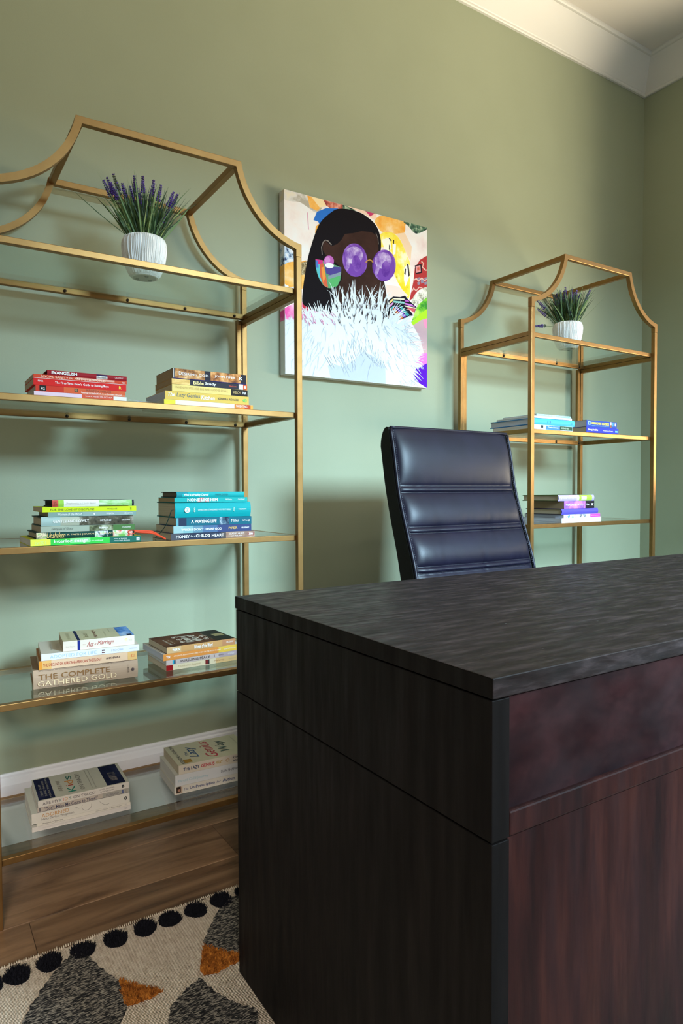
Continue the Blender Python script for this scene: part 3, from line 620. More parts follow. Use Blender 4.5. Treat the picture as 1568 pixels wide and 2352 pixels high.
# --- stack E: cream
GOLDTXT = P('gilt', (0.30, 0.15, 0.05), 0.4, metal=0.3); GOLD2 = P('pale_gilt', (0.95, 0.74, 0.46), 0.35, metal=0.2)
book('E', 0, 'very thick beige hardcover with gilt capitals, bottom of the left cream stack', (0.52, 0.38, 0.27), (0.30, 0.20, 0.12), PG_WHITE, 'hardcover', w=0.16,
     texts=[('THE COMPLETE', .05, .72, .63, .29, GOLDTXT), ('GATHERED GOLD', .04, .785, .28, .27, GOLD2), ('A treasury of quotations for Christians, over 6,500 quotations', .05, .86, .94, .05, (0.12, 0.08, 0.06)), ('also includes the earlier popular works by the author', .05, .66, .07, .055, (0.12, 0.08, 0.06)), ('John Blanchard', .89, .91, .48, .6, (0.12, 0.08, 0.06)), ('O', .93, .962, .48, .18, (0.05, 0.04, 0.05)), ('+', .934, .958, .48, .15, (0.05, 0.04, 0.05), 0, .03)])
book('E', 1, 'orange-edged paperback with dark red capitals, second in the left cream stack', (0.80, 0.58, 0.40), (0.42, 0.20, 0.07), PG_CREAM, w=0.15,
     strips=[(0, .03, (0.80, 0.36, 0.06)), (.03, .12, (0.80, 0.50, 0.20)), (.9, 1, (0.80, 0.52, 0.22))],
     texts=[('THE DECLINE OF AFRICAN AMERICAN THEOLOGY', .04, .625, .5, .34, (0.40, 0.03, 0.02)), ('ANYABWILE', .67, .82, .52, .24, (0.05, 0.03, 0.04), 0, .02), ('421', .93, .975, .5, .36, (0.6, 0.1, 0.03))])
book('E', 2, 'white paperback with pale blue capitals, third in the left cream stack', (0.80, 0.80, 0.85), (0.70, 0.64, 0.54), PG_CREAM, w=0.15,
     strips=[(.605, .635, (0.12, 0.05, 0.06), .55, .75), (.605, .635, (0.2, 0.08, 0.08), .22, .38)],
     texts=[('ADOPTED FOR LIFE', .085, .55, .48, .5, (0.38, 0.55, 0.80)), ('MOORE', .705, .835, .5, .34, (0.42, 0.48, 0.60)), ('CROSSWAY', .89, .975, .5, .2, (0.4, 0.42, 0.5))],
     toptexts=[('Russell D. Moore', .12, .02, .25, .75, (0.35, 0.32, 0.25), 0), ('ADOPTED', .19, .025, .3, .7, (.5, .45, .35), 0)])
SKYB = picture('blue_photo', [(.35, (.03, .09, .28)), (.5, (.12, .28, .60)), (.65, (.42, .55, .72))], (1, 1, 1), 22)
book('E', 3, 'cream paperback with a blue band and red script, on top of the left cream stack', (0.80, 0.72, 0.62), (0.62, 0.57, 0.38), PG_CREAM, w=0.125,
     strips=[(.195, .23, (0.012, 0.035, 0.26))], top=[(.195, .235, 0, 1, (0.008, 0.02, 0.09)), (.80, 1, .02, .98, SKYB), (.9, .97, .04, .16, (.02, .02, .05)), (.70, .80, .55, .9, (.58, .54, .38))],
     texts=[('LaHaye', .04, .155, .42, .22, (0.55, 0.48, 0.42)), ('The', .265, .31, .5, .1, (.45, .2, .15)), ('Act', .32, .42, .5, .5, (0.38, 0.03, 0.03), .4), ('of', .43, .455, .45, .2, (0.38, 0.03, 0.03), .4), ('Marriage', .47, .70, .5, .55, (0.38, 0.03, 0.03), .4), ('*', .86, .90, .55, .4, (.85, .75, .1), 0, .08), ('|||', .93, .965, .55, .2, (.6, .5, .4))],
     toptexts=[('The Act of', .37, .07, .2, .7, (.24, .20, .10), .3), ('Marriage', .51, .07, .08, .85, (.22, .06, .04), .3), ('TIM & BEVERLY', .12, .04, .15, .8, (.40, .36, .22), 0), ('through the years', .63, .02, .2, .7, (.45, .42, .28), 0)])
# --- stack F: tan
book('F', 0, 'cream paperback with a dark red spine end, bottom of the tan stack', (0.78, 0.68, 0.48), (0.6, 0.5, 0.35), PG_CREAM, w=0.145,
     strips=[(0, .085, (0.34, 0.008, 0.012)), (.51, .565, (0.22, 0.03, 0.03), .1, .95), (.55, .565, (.05, .05, .05), .1, .95), (.65, 1, (0.72, 0.50, 0.24))],
     texts=[('Feminine Appeal', .15, .45, .5, .5, (0.48, 0.38, 0.20), .25), ('Mahaney', .63, .77, .5, .44, (0.36, 0.16, 0.06), .25), ('CROSSWAY', .83, .93, .5, .2, (.4, .3, .15))])
book('F', 1, 'pinkish grey paperback with black capitals, second from the bottom of the tan stack', (0.62, 0.52, 0.48), (0.5, 0.42, 0.38), PG_WHITE, w=0.145,
     strips=[(.08, .10, (0.05, 0.42, 0.60), .15, .9), (.10, .118, (0.03, 0.03, 0.08), .15, .9), (.7, 1, (0.50, 0.40, 0.42))], texts=[('PURSUING PEACE', .185, .575, .5, .56, (0.07, 0.05, 0.05), 0, .01), ('|', .63, .637, .5, .5, (.2, .1, .1)), ('JONES', .69, .76, .5, .36, (0.07, 0.05, 0.05)), ('CROSSWAY', .82, .91, .5, .34, WH)])
book('F', 2, 'orange spined paperback with a grey cover, third in the tan stack', (0.74, 0.32, 0.08), (0.66, 0.62, 0.58), PG_GREY, w=0.165,
     strips=[(.7, 1, (0.80, 0.54, 0.10))], texts=[('TGC', .035, .09, .5, .4, WH, 0, .04), ('STEADFAST: A DEVOTIONAL BIBLE STUDY ON THE BOOK OF JAMES', .125, .73, .5, .26, (0.9, 0.75, 0.55), .1, .01), ('COURTNEY DOCTOR', .77, .93, .5, .2, WH)])
BRN = picture('brown_cover', [(.35, (.060, .020, .010)), (.55, (.10, .040, .020)), (.7, (.15, .065, .03))], (1, 1, 1), 16)
f4, LF, tF, wF = book('F', 3, 'dark brown covered paperback with scrollwork on top of the tan stack', (0.62, 0.36, 0.15), BRN, PG_CREAM, w=0.14,
     strips=[(0, .2, (0.66, 0.45, 0.24)), (.8, 1, (0.55, 0.28, 0.14))], top=[(.80, .998, .02, .98, (.018, .016, .010)), (.82, .97, .40, .62, (.34, .28, .14)), (.72, .80, .02, .98, (.03, .018, .010))],
     texts=[('WILKIN', .075, .18, .5, .42, WH, 0, .03), ('Women of the Word', .385, .655, .5, .6, WH, .2, .02), ('CROSSWAY', .86, .97, .55, .28, WH)],
     toptexts=[('JEN WILKIN', .13, .035, .12, .62, (.72, .66, .55), 0), ('foreword by', .18, .02, .2, .6, (.5, .42, .3), 0), ('how to study the bible', .72, .015, .15, .8, (.45, .38, .28), 0)])
sw = MB(); random.seed(3)
for q in range(11):
    cx = (0.30 + 0.34 * (q % 4) / 3 + random.uniform(-.02, .02)) * LF; cy = (0.28 + 0.22 * (q // 4) + random.uniform(-.03, .03)) * wF; r0 = random.uniform(.007, .013); ph = random.uniform(0, 6.28)
    sw.tube([(cx + r0 * (1 - i / 22) * math.cos(ph + i * .5), cy + r0 * (1 - i / 22) * math.sin(ph + i * .5), tF + 0.0004) for i in range(18)], 0.0005, 4)
sw.build('scrollwork', C((0.55, 0.47, 0.36)), f4)
text('Word', C((.7, .62, .5)), f4, Matrix.Translation((.58 * LF, .2 * wF, tF + .0012)) @ Matrix.Rotation(math.radians(90), 4, 'Z'), .55 * wF, .14 * LF, .4)
text('Women of', C((.7, .62, .5)), f4, Matrix.Translation((.44 * LF, .15 * wF, tF + .0012)) @ Matrix.Rotation(math.radians(90), 4, 'Z'), .65 * wF, .12 * LF, .4)
# --- stack G: white
CR = (0.78, 0.72, 0.62)
book('G', 0, 'thin white booklet at the bottom of the white stack on the lowest shelf', (0.72, 0.66, 0.60), (0.76, 0.72, 0.65), PG_WHITE, w=0.17, texts=[('THE GOSPEL COALITION  JEN WILKIN & COMPANY', .10, .53, .5, .3, (0.5, 0.44, 0.40)), ('TGC', .93, .96, .5, .3, (.1, .1, .1))])
book('G', 1, 'thin cream paperback with small black lettering, second lowest of the white stack', CR, CR, PG_WHITE, w=0.155,
     texts=[('Remember Your Joy', .06, .265, .5, .6, (0.06, 0.05, 0.05)), ('Courtney Doctor & Melissa Kruger', .615, .90, .5, .5, (0.14, 0.12, 0.1)), ('TGC', .935, .96, .5, .5, (.3, .3, .3))])
g3, Lg, tg, wg = book('G', 2, 'cream paperback with an orange title and looping flourish, middle of the white stack', (0.76, 0.71, 0.62), (0.66, 0.66, 0.60), PG_WHITE, w=0.165,
     texts=[('ADORNED', .095, .365, .64, .36, (0.55, 0.27, 0.08)), ('Nancy DeMoss Wolgemuth', .095, .415, .27, .26, (0.12, 0.10, 0.09)), ('O', .94, .972, .5, .4, (0.05, 0.05, 0.05), 0, .1)])
fl = MB(); fl.tube([(Lg * (.43 + .012 * i), -.0008, tg * (.75 - .07 * i)) for i in range(4)], 0.0004, 4)
fl.tube([(Lg * (.545 + .05 * math.cos(a)), -.0008, tg * (.62 + .42 * math.sin(a))) for a in [2.6 + i * .22 for i in range(19)]], 0.0004, 4)
fl.tube([(Lg * (.68 + .009 * i), -.0008, tg * (.75 - .45 * math.sin(i / 11 * 2.2))) for i in range(12)], 0.0004, 4); fl.build('flourish', C((0.30, 0.26, 0.22)), g3)
book('G', 3, 'thin cream paperback with a dark serif title, second from the top of the white stack', (0.58, 0.50, 0.42), (0.55, 0.5, 0.44), PG_WHITE, w=0.145,
     strips=[(.7, 1, (0.45, 0.42, 0.36), .0, 1), (0, 1, (0.16, 0.14, 0.16), 0, .08), (.925, .937, (0.06, 0.10, 0.28), .1, .9), (0.02, .03, (.1, .1, .12), .2, .9)], texts=[('"Don\'t Make Me Count to Three!"', .07, .645, .5, .72, (0.06, 0.06, 0.10), 0, .01), ('HUBBARD', .74, .885, .5, .5, (0.18, 0.16, 0.18)), ('g', .955, .975, .5, .6, (.3, .25, .2))])
NAVY = picture('navy_panel', [(.4, (.006, .008, .035)), (.6, (.012, .016, .06)), (.75, (.06, .06, .09))], (1, 1, 1), 30)
book('G', 4, 'cream paperback with navy cover panels and colourful title, topmost of the white stack', (0.74, 0.68, 0.60), (0.56, 0.54, 0.47), PG_WHITE, w=0.14,
     top=[(.012, .185, .03, .97, NAVY), (.755, .965, .03, .97, NAVY), (.82, .90, .2, .6, picture('crowd', [(.4, (.01, .012, .04)), (.55, (.10, .09, .10)), (.7, (.25, .2, .2))], (1, 1, 1), 90))],
     texts=[('ARE MY', .045, .215, .48, .44, (0.12, 0.10, 0.10)), ('K', .225, .25, .48, .46, (0.15, 0.22, 0.2)), ('I', .26, .267, .48, .46, (0.6, 0.1, 0.05)), ('D', .28, .312, .48, .46, (0.6, 0.28, 0.08)), ('S', .322, .35, .48, .46, (0.15, 0.22, 0.15)), ('ON TRACK?', .37, .615, .48, .44, (0.12, 0.10, 0.10)), ('GOFF, THOMAS,', .66, .83, .68, .22, (0.12, 0.10, 0.10)), ('& TREVATHAN', .67, .82, .30, .22, (0.12, 0.10, 0.10)), ('B', .915, .945, .5, .45, (.05, .05, .05), 0, .06)],
     toptexts=[('ARE MY', .285, .045, .22, .72, (0.20, 0.17, 0.14), 0), ('K', .42, .09, .10, .34, (0.02, 0.22, 0.16), 0), ('i', .41, .08, .37, .42, (0.45, 0.08, 0.05), 0), ('d', .42, .09, .45, .62, (0.55, 0.24, 0.06), 0), ('s', .42, .06, .66, .84, (0.03, 0.14, 0.12), 0), ('ON TRACK?', .515, .05, .10, .86, (0.18, 0.17, 0.15), 0), ('The Developmental, Emotional, and', .60, .016, .06, .94, (0.25, 0.22, 0.2), 0), ('Spiritual Milestones Your Child Needs', .64, .016, .06, .94, (0.25, 0.22, 0.2), 0), ('SISSY GOFF', .07, .022, .2, .7, (0.35, 0.33, 0.28), 0), ('DAVID THOMAS', .11, .022, .15, .85, (0.35, 0.33, 0.28), 0), ('MELISSA TREVATHAN', .15, .02, .08, .92, (0.35, 0.33, 0.28), 0)])
# --- stack H: white, partly behind the desk
book('H', 0, 'cream paperback with dark blue serif title, bottom of the stack beside the desk', (0.74, 0.68, 0.58), (0.6, 0.56, 0.48), PG_WHITE, w=0.15,
     strips=[(.02, .10, (0.55, 0.40, 0.30), .1, .9), (.025, .08, (0.05, 0.03, 0.02), .2, .95), (.04, .07, (.5, .28, .18), .3, .65)], texts=[('The', .115, .175, .5, .34, (0.05, 0.07, 0.18)), ('Un-Prescription', .195, .52, .48, .46, (0.03, 0.05, 0.16), 0, .015), ('for', .545, .60, .5, .3, (.05, .07, .18), .3), ('Autism', .625, .79, .5, .42, (0.03, 0.05, 0.16), 0, .015)])
book('H', 1, 'thick white paperback with pale teal title, middle of the stack beside the desk', (0.72, 0.71, 0.69), (0.66, 0.64, 0.58), PG_WHITE, w=0.155,
     texts=[('Parent Child Journey', .04, .42, .42, .34, (0.34, 0.50, 0.52)), ('DAN SHAPIRO', .59, .84, .5, .24, (0.10, 0.09, 0.10))])
book('H', 2, 'cream paperback with big brush-script cover lettering, on top beside the desk', (0.72, 0.64, 0.52), (0.60, 0.56, 0.43), PG_CREAM, w=0.15,
     texts=[('THE LAZY', .06, .27, .5, .36, (0.03, 0.05, 0.12), 0, .02), ('GENIUS', .29, .47, .5, .36, (0.5, 0.02, 0.04), 0, .02), ('WAY', .49, .58, .5, .36, (0.45, 0.28, 0.04), 0, .02), ('o', .62, .675, .5, .4, (.5, .3, .15)), ('KENDRA', .72, .88, .68, .24, (.05, .05, .08), 0, .02), ('ADACHI', .72, .86, .3, .24, (.05, .05, .08), 0, .02)],
     toptexts=[('KENDRA ADACHI', .10, .045, .04, .96, (0.04, 0.04, 0.06), 0), ('The', .215, .04, .38, .56, (0.04, 0.09, 0.2), .3), ('Lazy', .36, .15, .22, .80, (0.02, 0.08, 0.22), .4), ('Genius', .56, .15, .10, .92, (0.45, 0.03, 0.06), .4), ('Way', .78, .16, .25, .85, (0.02, 0.06, 0.06), .4), ('a soulful approach to getting things done', .92, .018, .1, .9, (.2, .18, .15), 0)],
     top=[(.10, .20, .06, .22, (0.42, 0.25, 0.05))])
# --- stacks I, J, K on the far shelf
RS = 'on the far etagere'
BLU = (0.10, 0.42, 0.74)
book('I', 0, 'white and blue paperback with green label, bottom of the light blue stack', (0.55, 0.68, 0.86), (0.02, 0.10, 0.42), PG_WHITE, w=0.20,
     strips=[(.2, .3, (0.62, 0.72, 0.84), .2, .95), (.3, .66, (0.08, 0.25, 0.66), .15, .9), (.66, .99, (0.02, 0.09, 0.05), .2, .95), (.18, .24, (.04, .05, .06), .4, .9)], texts=[('Creation & Animals', .36, .62, .6, .3, WH), ('SCIENCE KIDS', .70, .90, .6, .3, (.6, .75, .6))])
book('I', 1, 'large sky blue hardcover in the middle of the light blue stack', (0.10, 0.46, 0.72), (0.03, 0.26, 0.55), PG_GREY, 'hardcover', w=0.215,
     texts=[('11', .33, .40, .5, .4, (0.03, 0.22, 0.48)), ('O', .90, .945, .5, .4, (0.04, 0.30, 0.60))])
book('I', 2, 'thin white booklet lying on the large sky blue hardcover', (0.78, 0.86, 0.90), (0.8, 0.85, 0.9), PG_WHITE, w=0.185)
book('I', 3, 'thin pale aqua paperback on top of the light blue stack', (0.42, 0.74, 0.88), (0.5, 0.76, 0.88), PG_WHITE, w=0.165, strips=[(.6, 1, (.30, .66, .84), 0, .5)], texts=[('ON TO READ', .25, .55, .5, .4, (.75, .88, .92)), ('8', .92, .95, .5, .5, (.1, .2, .3))])
book('J', 0, 'cobalt blue paperback with white lettering, lower of the two dark blue books', (0.015, 0.045, 0.52), (0.02, 0.05, 0.5), PG_CREAM, texts=[('Growing Friendships', .05, .35, .55, .38, WH, .1, .02), ('Kennedy-Moore & McLaughlin', .52, .82, .5, .22, WH), ('ii', .89, .97, .5, .3, (.1, .4, .7), 0, .05)], strips=[(0, 1, (.02, .015, .02), 0, .12)])
book('J', 1, 'dark blue hardcover with yellow outlined title, upper of the two dark blue books', (0.012, 0.075, 0.38), (0.02, 0.03, 0.12), PG_GREY,
     strips=[(.05, .13, (0.35, 0.52, 0.75), .3, .85), (.07, .11, (.05, .15, .45), .4, .75), (.765, .82, (0.75, 0.70, 0.68), .3, .95), (.765, .82, (0.30, 0.12, 0.06), .08, .5), (.85, .88, (.1, .4, .7), .3, .85), (.925, .965, (0.75, 0.82, 0.85), .35, .8)],
     texts=[('1000 HOURS OUTSIDE', .165, .73, .58, .40, (0.85, 0.75, 0.05), 0, .03), ('activities to match screen time with green time', .17, .73, .22, .14, (.2, .55, .8))])
book('K', 0, 'thin white booklet at the very bottom of the purple stack', (0.80, 0.80, 0.84), (0.7, 0.7, 0.78), PG_GREY, w=0.19)
book('K', 1, 'white spined paperback second from the bottom of the purple stack', (0.86, 0.86, 0.88), (0.62, 0.62, 0.72), PG_GREY, w=0.19)
book('K', 2, 'white paperback with multicoloured spine shapes in the purple stack', (0.80, 0.80, 0.82), (0.45, 0.45, 0.55), PG_GREY, w=0.18,
     strips=[(.0, .16, picture('confetti', [(.38, (.70, .03, .40)), (.5, (.8, .8, .85)), (.62, (.05, .20, .6))], (1, 1, 1), 50)), (.2, .34, picture('confetti', [(.4, (.06, .5, .05)), (.55, (.8, .8, .8)), (.66, (.7, .65, .1))], (1, 1, 1), 45)), (.42, .6, picture('confetti', [(.4, (.03, .03, .05)), (.5, (.8, .8, .85)), (.6, (.7, .05, .3))], (1, 1, 1), 50)), (.72, 1, (0.62, 0.10, 0.44))],
     texts=[('spark your purpose', .74, .95, .5, .3, (.85, .65, .8))])
book('K', 3, 'plain violet hardcover in the middle of the purple stack', (0.14, 0.11, 0.46), (0.03, 0.02, 0.05), PG_CREAM, 'hardcover', w=0.165)
book('K', 4, 'violet and black paperback with small white title in the purple stack', (0.22, 0.14, 0.60), (0.3, 0.2, 0.4), PG_TAN, w=0.145,
     strips=[(0, .7, picture('violet_photo', [(.35, (.14, .07, .55)), (.5, (.34, .12, .62)), (.66, (.72, .22, .55))], (1, 1, 1), 22)), (.7, 1, (0.012, 0.012, 0.018))], texts=[('THE PLEASURES OF GOD', .05, .62, .5, .24, (.85, .8, .9)), ('Piper', .735, .83, .5, .26, WH), ('K', .91, .98, .5, .32, WH, 0, .08)])
book('K', 5, 'lavender and lime hardcover on top of the purple stack', (0.50, 0.36, 0.72), (0.10, 0.13, 0.03), PG_CREAM, 'hardcover', w=0.165,
     strips=[(0, .5, (0.52, 0.42, 0.78)), (.3, .55, (.68, .42, .66), .5, 1), (.5, .57, (0.68, 0.60, 0.70)), (.57, .94, (0.42, 0.66, 0.08)), (.63, .78, (0.65, 0.80, 0.45), .15, .8), (.94, 1, (.5, .4, .75))], texts=[('grace for mothers', .06, .4, .45, .25, (.75, .68, .88))])

# ================================================================== LAVENDER POTS
def lavender(loc, label, tips, seed, rdir, blades):
    rnd = random.Random(seed)
    root = tag(empty('potted_lavender', loc), label, 'potted plant', 'potted lavender plants')
    # ribbed ceramic bowl
    prof = [(0.030, 0.0022), (0.034, 0.003), (0.039, 0.010), (0.0455, 0.024), (0.0515, 0.044), (0.0552, 0.064), (0.0565, 0.080), (0.0555, 0.092), (0.052, 0.101), (0.0485, 0.1045), (0.0455, 0.1045), (0.0455, 0.095), (0.044, 0.088)]
    SEG = 150; m = MB(); vs = []; fs = []
    ph = [rnd.uniform(0, 1) for _ in range(SEG)]
    rings = []
    for i in range(len(prof) - 1):
        (r0, z0), (r1, z1) = prof[i], prof[i + 1]
        n = 3 if i < 9 else 1
        for q in range(n): rings.append((r0 + (r1 - r0) * q / n, z0 + (z1 - z0) * q / n))
    rings.append(prof[-1])
    for j, (r, z) in enumerate(rings):
        outer = 0.006 < z < 0.1035 and j < 27
        for k in range(SEG):
            a = 2 * math.pi * k / SEG + 0.014 * math.sin(z * 75 + ph[k] * 9)
            d = ((0.0017 if k % 2 else -0.0005) * (0.45 + 0.8 * ph[(k * 7) % SEG])) if outer else 0
            vs.append(((r + d) * math.cos(a), (r + d) * math.sin(a), z))
    for j in range(len(rings) - 1):
        for k in range(SEG): fs.append((j * SEG + k, j * SEG + (k + 1) % SEG, (j + 1) * SEG + (k + 1) % SEG, (j + 1) * SEG + k))
    m.add(vs, fs, 0, False)
    m.add([(0.030 * math.cos(2 * math.pi * k / 40), 0.030 * math.sin(2 * math.pi * k / 40), 0.0022) for k in range(40)], [tuple(range(40))[::-1]], 1)
    m.build('pot', [M_POT, M_POTBASE], root, fix=False)
    for q in range(3):
        a = q * 2.09 + 0.5; p = MB(); p.lathe([(0.005, 0.0002), (0.005, 0.0021)], 16, 0, 0.020 * math.cos(a), 0.020 * math.sin(a)); p.build('foot_pad', M_PAD, root)
    m = MB(); m.lathe([(0.0435, 0.0885), (0.043, 0.0905), (0.02, 0.093)], 28); m.build('soil', M_SOIL, root)
    # grass-like leaves
    rx, ry = rdir; px, py = -ry, rx
    fol = MB()
    def blade(base, tip, wid, mi, sag):
        base = Vector(base); tip = Vector(tip); d = tip - base; side = d.cross(Vector((rnd.uniform(-1, 1), rnd.uniform(-1, 1), 0.3))).normalized(); mid = (base + tip) / 2 + Vector((d.x * -sag, d.y * -sag, abs(d.length) * sag * 0.6))
        pts = []
        for i in range(6):
            u = i / 5; c = base * (1 - u) ** 2 + mid * 2 * u * (1 - u) + tip * u * u; ww = wid * (0.6 + 0.8 * u) * (1 - u ** 3) + 0.00012
            pts += [c - side * ww, c + side * ww]
        fol.add(pts, [(2 * i, 2 * i + 1, 2 * i + 3, 2 * i + 2) for i in range(5)], mi, False)
    for q in range(blades):
        a = rnd.uniform(0, 2 * math.pi); r = 0.036 * math.sqrt(rnd.random()); sp = rnd.uniform(0.2, 1.0); L = rnd.uniform(0.085, 0.152)
        lean = rnd.gauss(0, 0.29); lean2 = rnd.gauss(0, 0.22)
        bx, by = r * math.cos(a), r * math.sin(a)
        lean += bx * rx * 8 + by * ry * 8
        tipv = (bx + L * (lean * rx + lean2 * px), by + L * (lean * ry + lean2 * py), 0.093 + L * (1 - 0.22 * lean * lean))
        blade((bx, by, 0.091), tipv, rnd.uniform(0.0009, 0.0022), rnd.choice([0, 0, 1, 1, 2, 3, 3]), rnd.uniform(-0.05, 0.16))
    tag(fol.build('foliage', M_LEAFS, root, fix=False), kind='stuff')
    # lavender spikes
    for (dx, dz, green) in tips:
        dy = rnd.uniform(-0.03, 0.025) * (1 if abs(dx) < 0.06 else 0.5)
        tip = Vector((dx * rx + dy * px, dx * ry + dy * py, dz)); bx = dx * 0.33
        base = Vector((bx * rx + dy * 0.6 * px, bx * ry + dy * 0.6 * py, 0.09)); d = (tip - base)
        n = d.normalized(); ln = min(0.046, d.length * 0.42)
        mid = base + d * 0.5 + Vector((-n.x * 0.006, -n.y * 0.006, 0.006))
        curve = [base * (1 - u) ** 2 + mid * 2 * u * (1 - u) + tip * u * u for u in [i / 8 for i in range(9)]]
        m = MB(); m.tube(curve, [0.0009] * 6 + [0.0007, 0.0006, 0.0004], 5, 0)
        axis = (curve[-1] - curve[-3]).normalized(); s1 = axis.orthogonal().normalized(); s2 = axis.cross(s1)
        wh = 9
        for w_ in range(wh):
            u = w_ / (wh - 1); c = tip - axis * ln * (1 - u) * (1.0 if w_ else 1.12); rr = 0.0072 * (1 - 0.65 * u) * (0.75 if w_ == 0 else 1)
            nn = 6 if u < 0.7 else 4
            for k in range(nn):
                a = 2 * math.pi * (k + 0.5 * (w_ % 2)) / nn + rnd.uniform(-.2, .2); o_ = s1 * math.cos(a) + s2 * math.sin(a)
                e = (o_ * 0.75 + axis * 0.65).normalized(); cc = c + o_ * rr * 0.6; h_ = 0.0056 * (1 - 0.4 * u) * rnd.uniform(.8, 1.2); b_ = 0.0025
                g = e.orthogonal().normalized(); g2 = e.cross(g)
                mi = 4 if green and rnd.random() < .75 else (rnd.choice([1, 1, 2, 3]) if u > 0.06 else 4)
                m.add([cc - e * h_ * .4, cc + g * b_, cc + g2 * b_, cc - g * b_, cc - g2 * b_, cc + e * h_], [(0, 2, 1), (0, 3, 2), (0, 4, 3), (0, 1, 4), (1, 2, 5), (2, 3, 5), (3, 4, 5), (4, 1, 5)], mi, False)
        m.build('flower_spike', [M_LEAFS[1]] + M_LAV + [M_BUD], root, fix=False)
    return root
tl = [(190, 260, 0), (250, 190, 0), (350, 140, 1), (490, 265, 0), (620, 270, 0), (690, 60, 0), (820, 120, 0), (1000, 150, 0), (1110, 275, 0), (930, 395, 0), (1330, 295, 0), (1400, 315, 0), (1250, 600, 0), (310, 330, 0), (760, 480, 0), (820, 740, 0)]
lavender((0.401, -0.25, Z2), 'lavender in a white ribbed pot on the top glass of the large left etagere', [((x - 830) / 6474, (1830 - y) / 6474, g) for x, y, g in tl], 11, (0.97, -0.24), 430)
tr_ = [(300, 375, 0), (305, 520, 0), (250, 845, 0), (800, 150, 0), (700, 225, 0), (640, 260, 0), (770, 240, 0), (590, 290, 0), (910, 215, 0), (1010, 205, 0), (965, 250, 0), (1065, 290, 0), (1235, 235, 0), (740, 600, 0), (880, 620, 0)]
lavender((2.092, -0.25, Z2), 'lavender in a white ribbed pot on the top glass of the far etagere', [((x - 850) / 4718, (1310 - y) / 4718, g) for x, y, g in tr_], 23, (0.70, -0.71), 430)

# ================================================================== CANVAS
CX0, CX1, CZ0, CZ1, CT = 0.931, 1.545, 1.360, 1.969, 0.035
CAN = tag(empty('canvas_print', ((CX0 + CX1) / 2, 0, (CZ0 + CZ1) / 2)), 'square canvas of a dark haired figure in purple round glasses and white fur', 'picture')
cw, ch = CX1 - CX0, CZ1 - CZ0
boxo('canvas_body', (-cw / 2, -CT, -ch / 2), (cw / 2, -0.0015, ch / 2), P('primed_canvas', (0.80, 0.72, 0.66), 0.7), CAN, 0.002)
# homography from sketch coordinates to the canvas plane
src = [(199, 130), (1421, 455), (1419, 1832), (197, 1712)]; dst = [(0, 1), (1, 1), (1, 0), (0, 0)]
A = []; B = []
for (x, y), (u, v) in zip(src, dst):
    A += [[x, y, 1, 0, 0, 0, -u * x, -u * y], [0, 0, 0, x, y, 1, -v * x, -v * y]]; B += [u, v]
Hm = np.linalg.solve(np.array(A, float), np.array(B, float))
def uv(x, y):
    d = Hm[6] * x + Hm[7] * y + 1; u = (Hm[0] * x + Hm[1] * y + Hm[2]) / d; v = (Hm[3] * x + Hm[4] * y + Hm[5]) / d
    return min(max(u, 0.001), 0.999), min(max(v, 0.001), 0.999)
LAY = [0]
def cp_(x, y, dy):
    u, v = uv(x, y); return ((u - 0.5) * cw, -CT - dy, (v - 0.5) * ch)
def smooth_poly(p, n=4):
    out = []; N = len(p)
    for i in range(N):
        p0, p1, p2, p3 = [np.array(p[(i + k) % N], float) for k in (-1, 0, 1, 2)]
        for q in range(n):
            t = q / n; out.append(tuple(0.5 * (2 * p1 + (p2 - p0) * t + (2 * p0 - 5 * p1 + 4 * p2 - p3) * t * t + (3 * p1 - p0 - 3 * p2 + p3) * t ** 3)))
    return out
def art(name, shapes, parent=CAN, sm=False):
    """shapes: list of (points, material); every shape a thin film over the one below"""
    m = MB(); mats = []
    for pts, mat in shapes:
        if sm or (name == 'background_print' and len(pts) >= 6 and not isinstance(mat, tuple)): pts = smooth_poly(pts)
        if isinstance(mat, tuple): mat = C(mat, 0.8, 0.05)
        if mat not in mats: mats.append(mat)
        LAY[0] += 1; dy = 0.0003 + LAY[0] * 0.0000025
        m.poly([cp_(x, y, dy) for x, y in pts], mats.index(mat))
    o = m.build(name, mats, parent, tri=True, fix=False)
    # face the room
    me = o.data; bm = bmesh.new(); bm.from_mesh(me)
    for f_ in bm.faces:
        f_.normal_update()
        if f_.normal.y > 0: f_.normal_flip()
    bm.to_mesh(me); bm.free(); return o
def ell(cx, cy, rx, ry, rot=0, n=40):
    return [(cx + rx * math.cos(t) * math.cos(rot) - ry * math.sin(t) * math.sin(rot), cy + rx * math.cos(t) * math.sin(rot) + ry * math.sin(t) * math.cos(rot)) for t in [2 * math.pi * k / n for k in range(n)]]
wash = picture('pale_wash', [(.35, (.80, .62, .58)), (.5, (.86, .76, .71)), (.65, (.84, .82, .80))], (1, 1, 1), 9)
owash = picture('orange_wash', [(.35, (.85, .36, .05)), (.5, (.88, .48, .12)), (.66, (.90, .68, .40))], (1, 1, 1), 16)
ywash = picture('yellow_wash', [(.36, (.90, .62, .02)), (.52, (.90, .74, .10)), (.66, (.90, .85, .55))], (1, 1, 1), 20)
gwash = picture('grey_wash', [(.36, (.45, .40, .32)), (.5, (.70, .66, .62)), (.64, (.80, .70, .50))], (1, 1, 1), 20)
rust = picture('rust_wash', [(.38, (.30, .05, .05)), (.5, (.58, .16, .10)), (.64, (.80, .45, .35))], (1, 1, 1), 30)
glit = picture('glitter', [(.4, (.16, .11, .05)), (.5, (.36, .27, .14)), (.62, (.6, .5, .32))], (1, 1, 1), 160)
speck = picture('speckle', [(.4, (.30, .28, .20)), (.5, (.70, .66, .55)), (.62, (.82, .78, .70))], (1, 1, 1), 70)
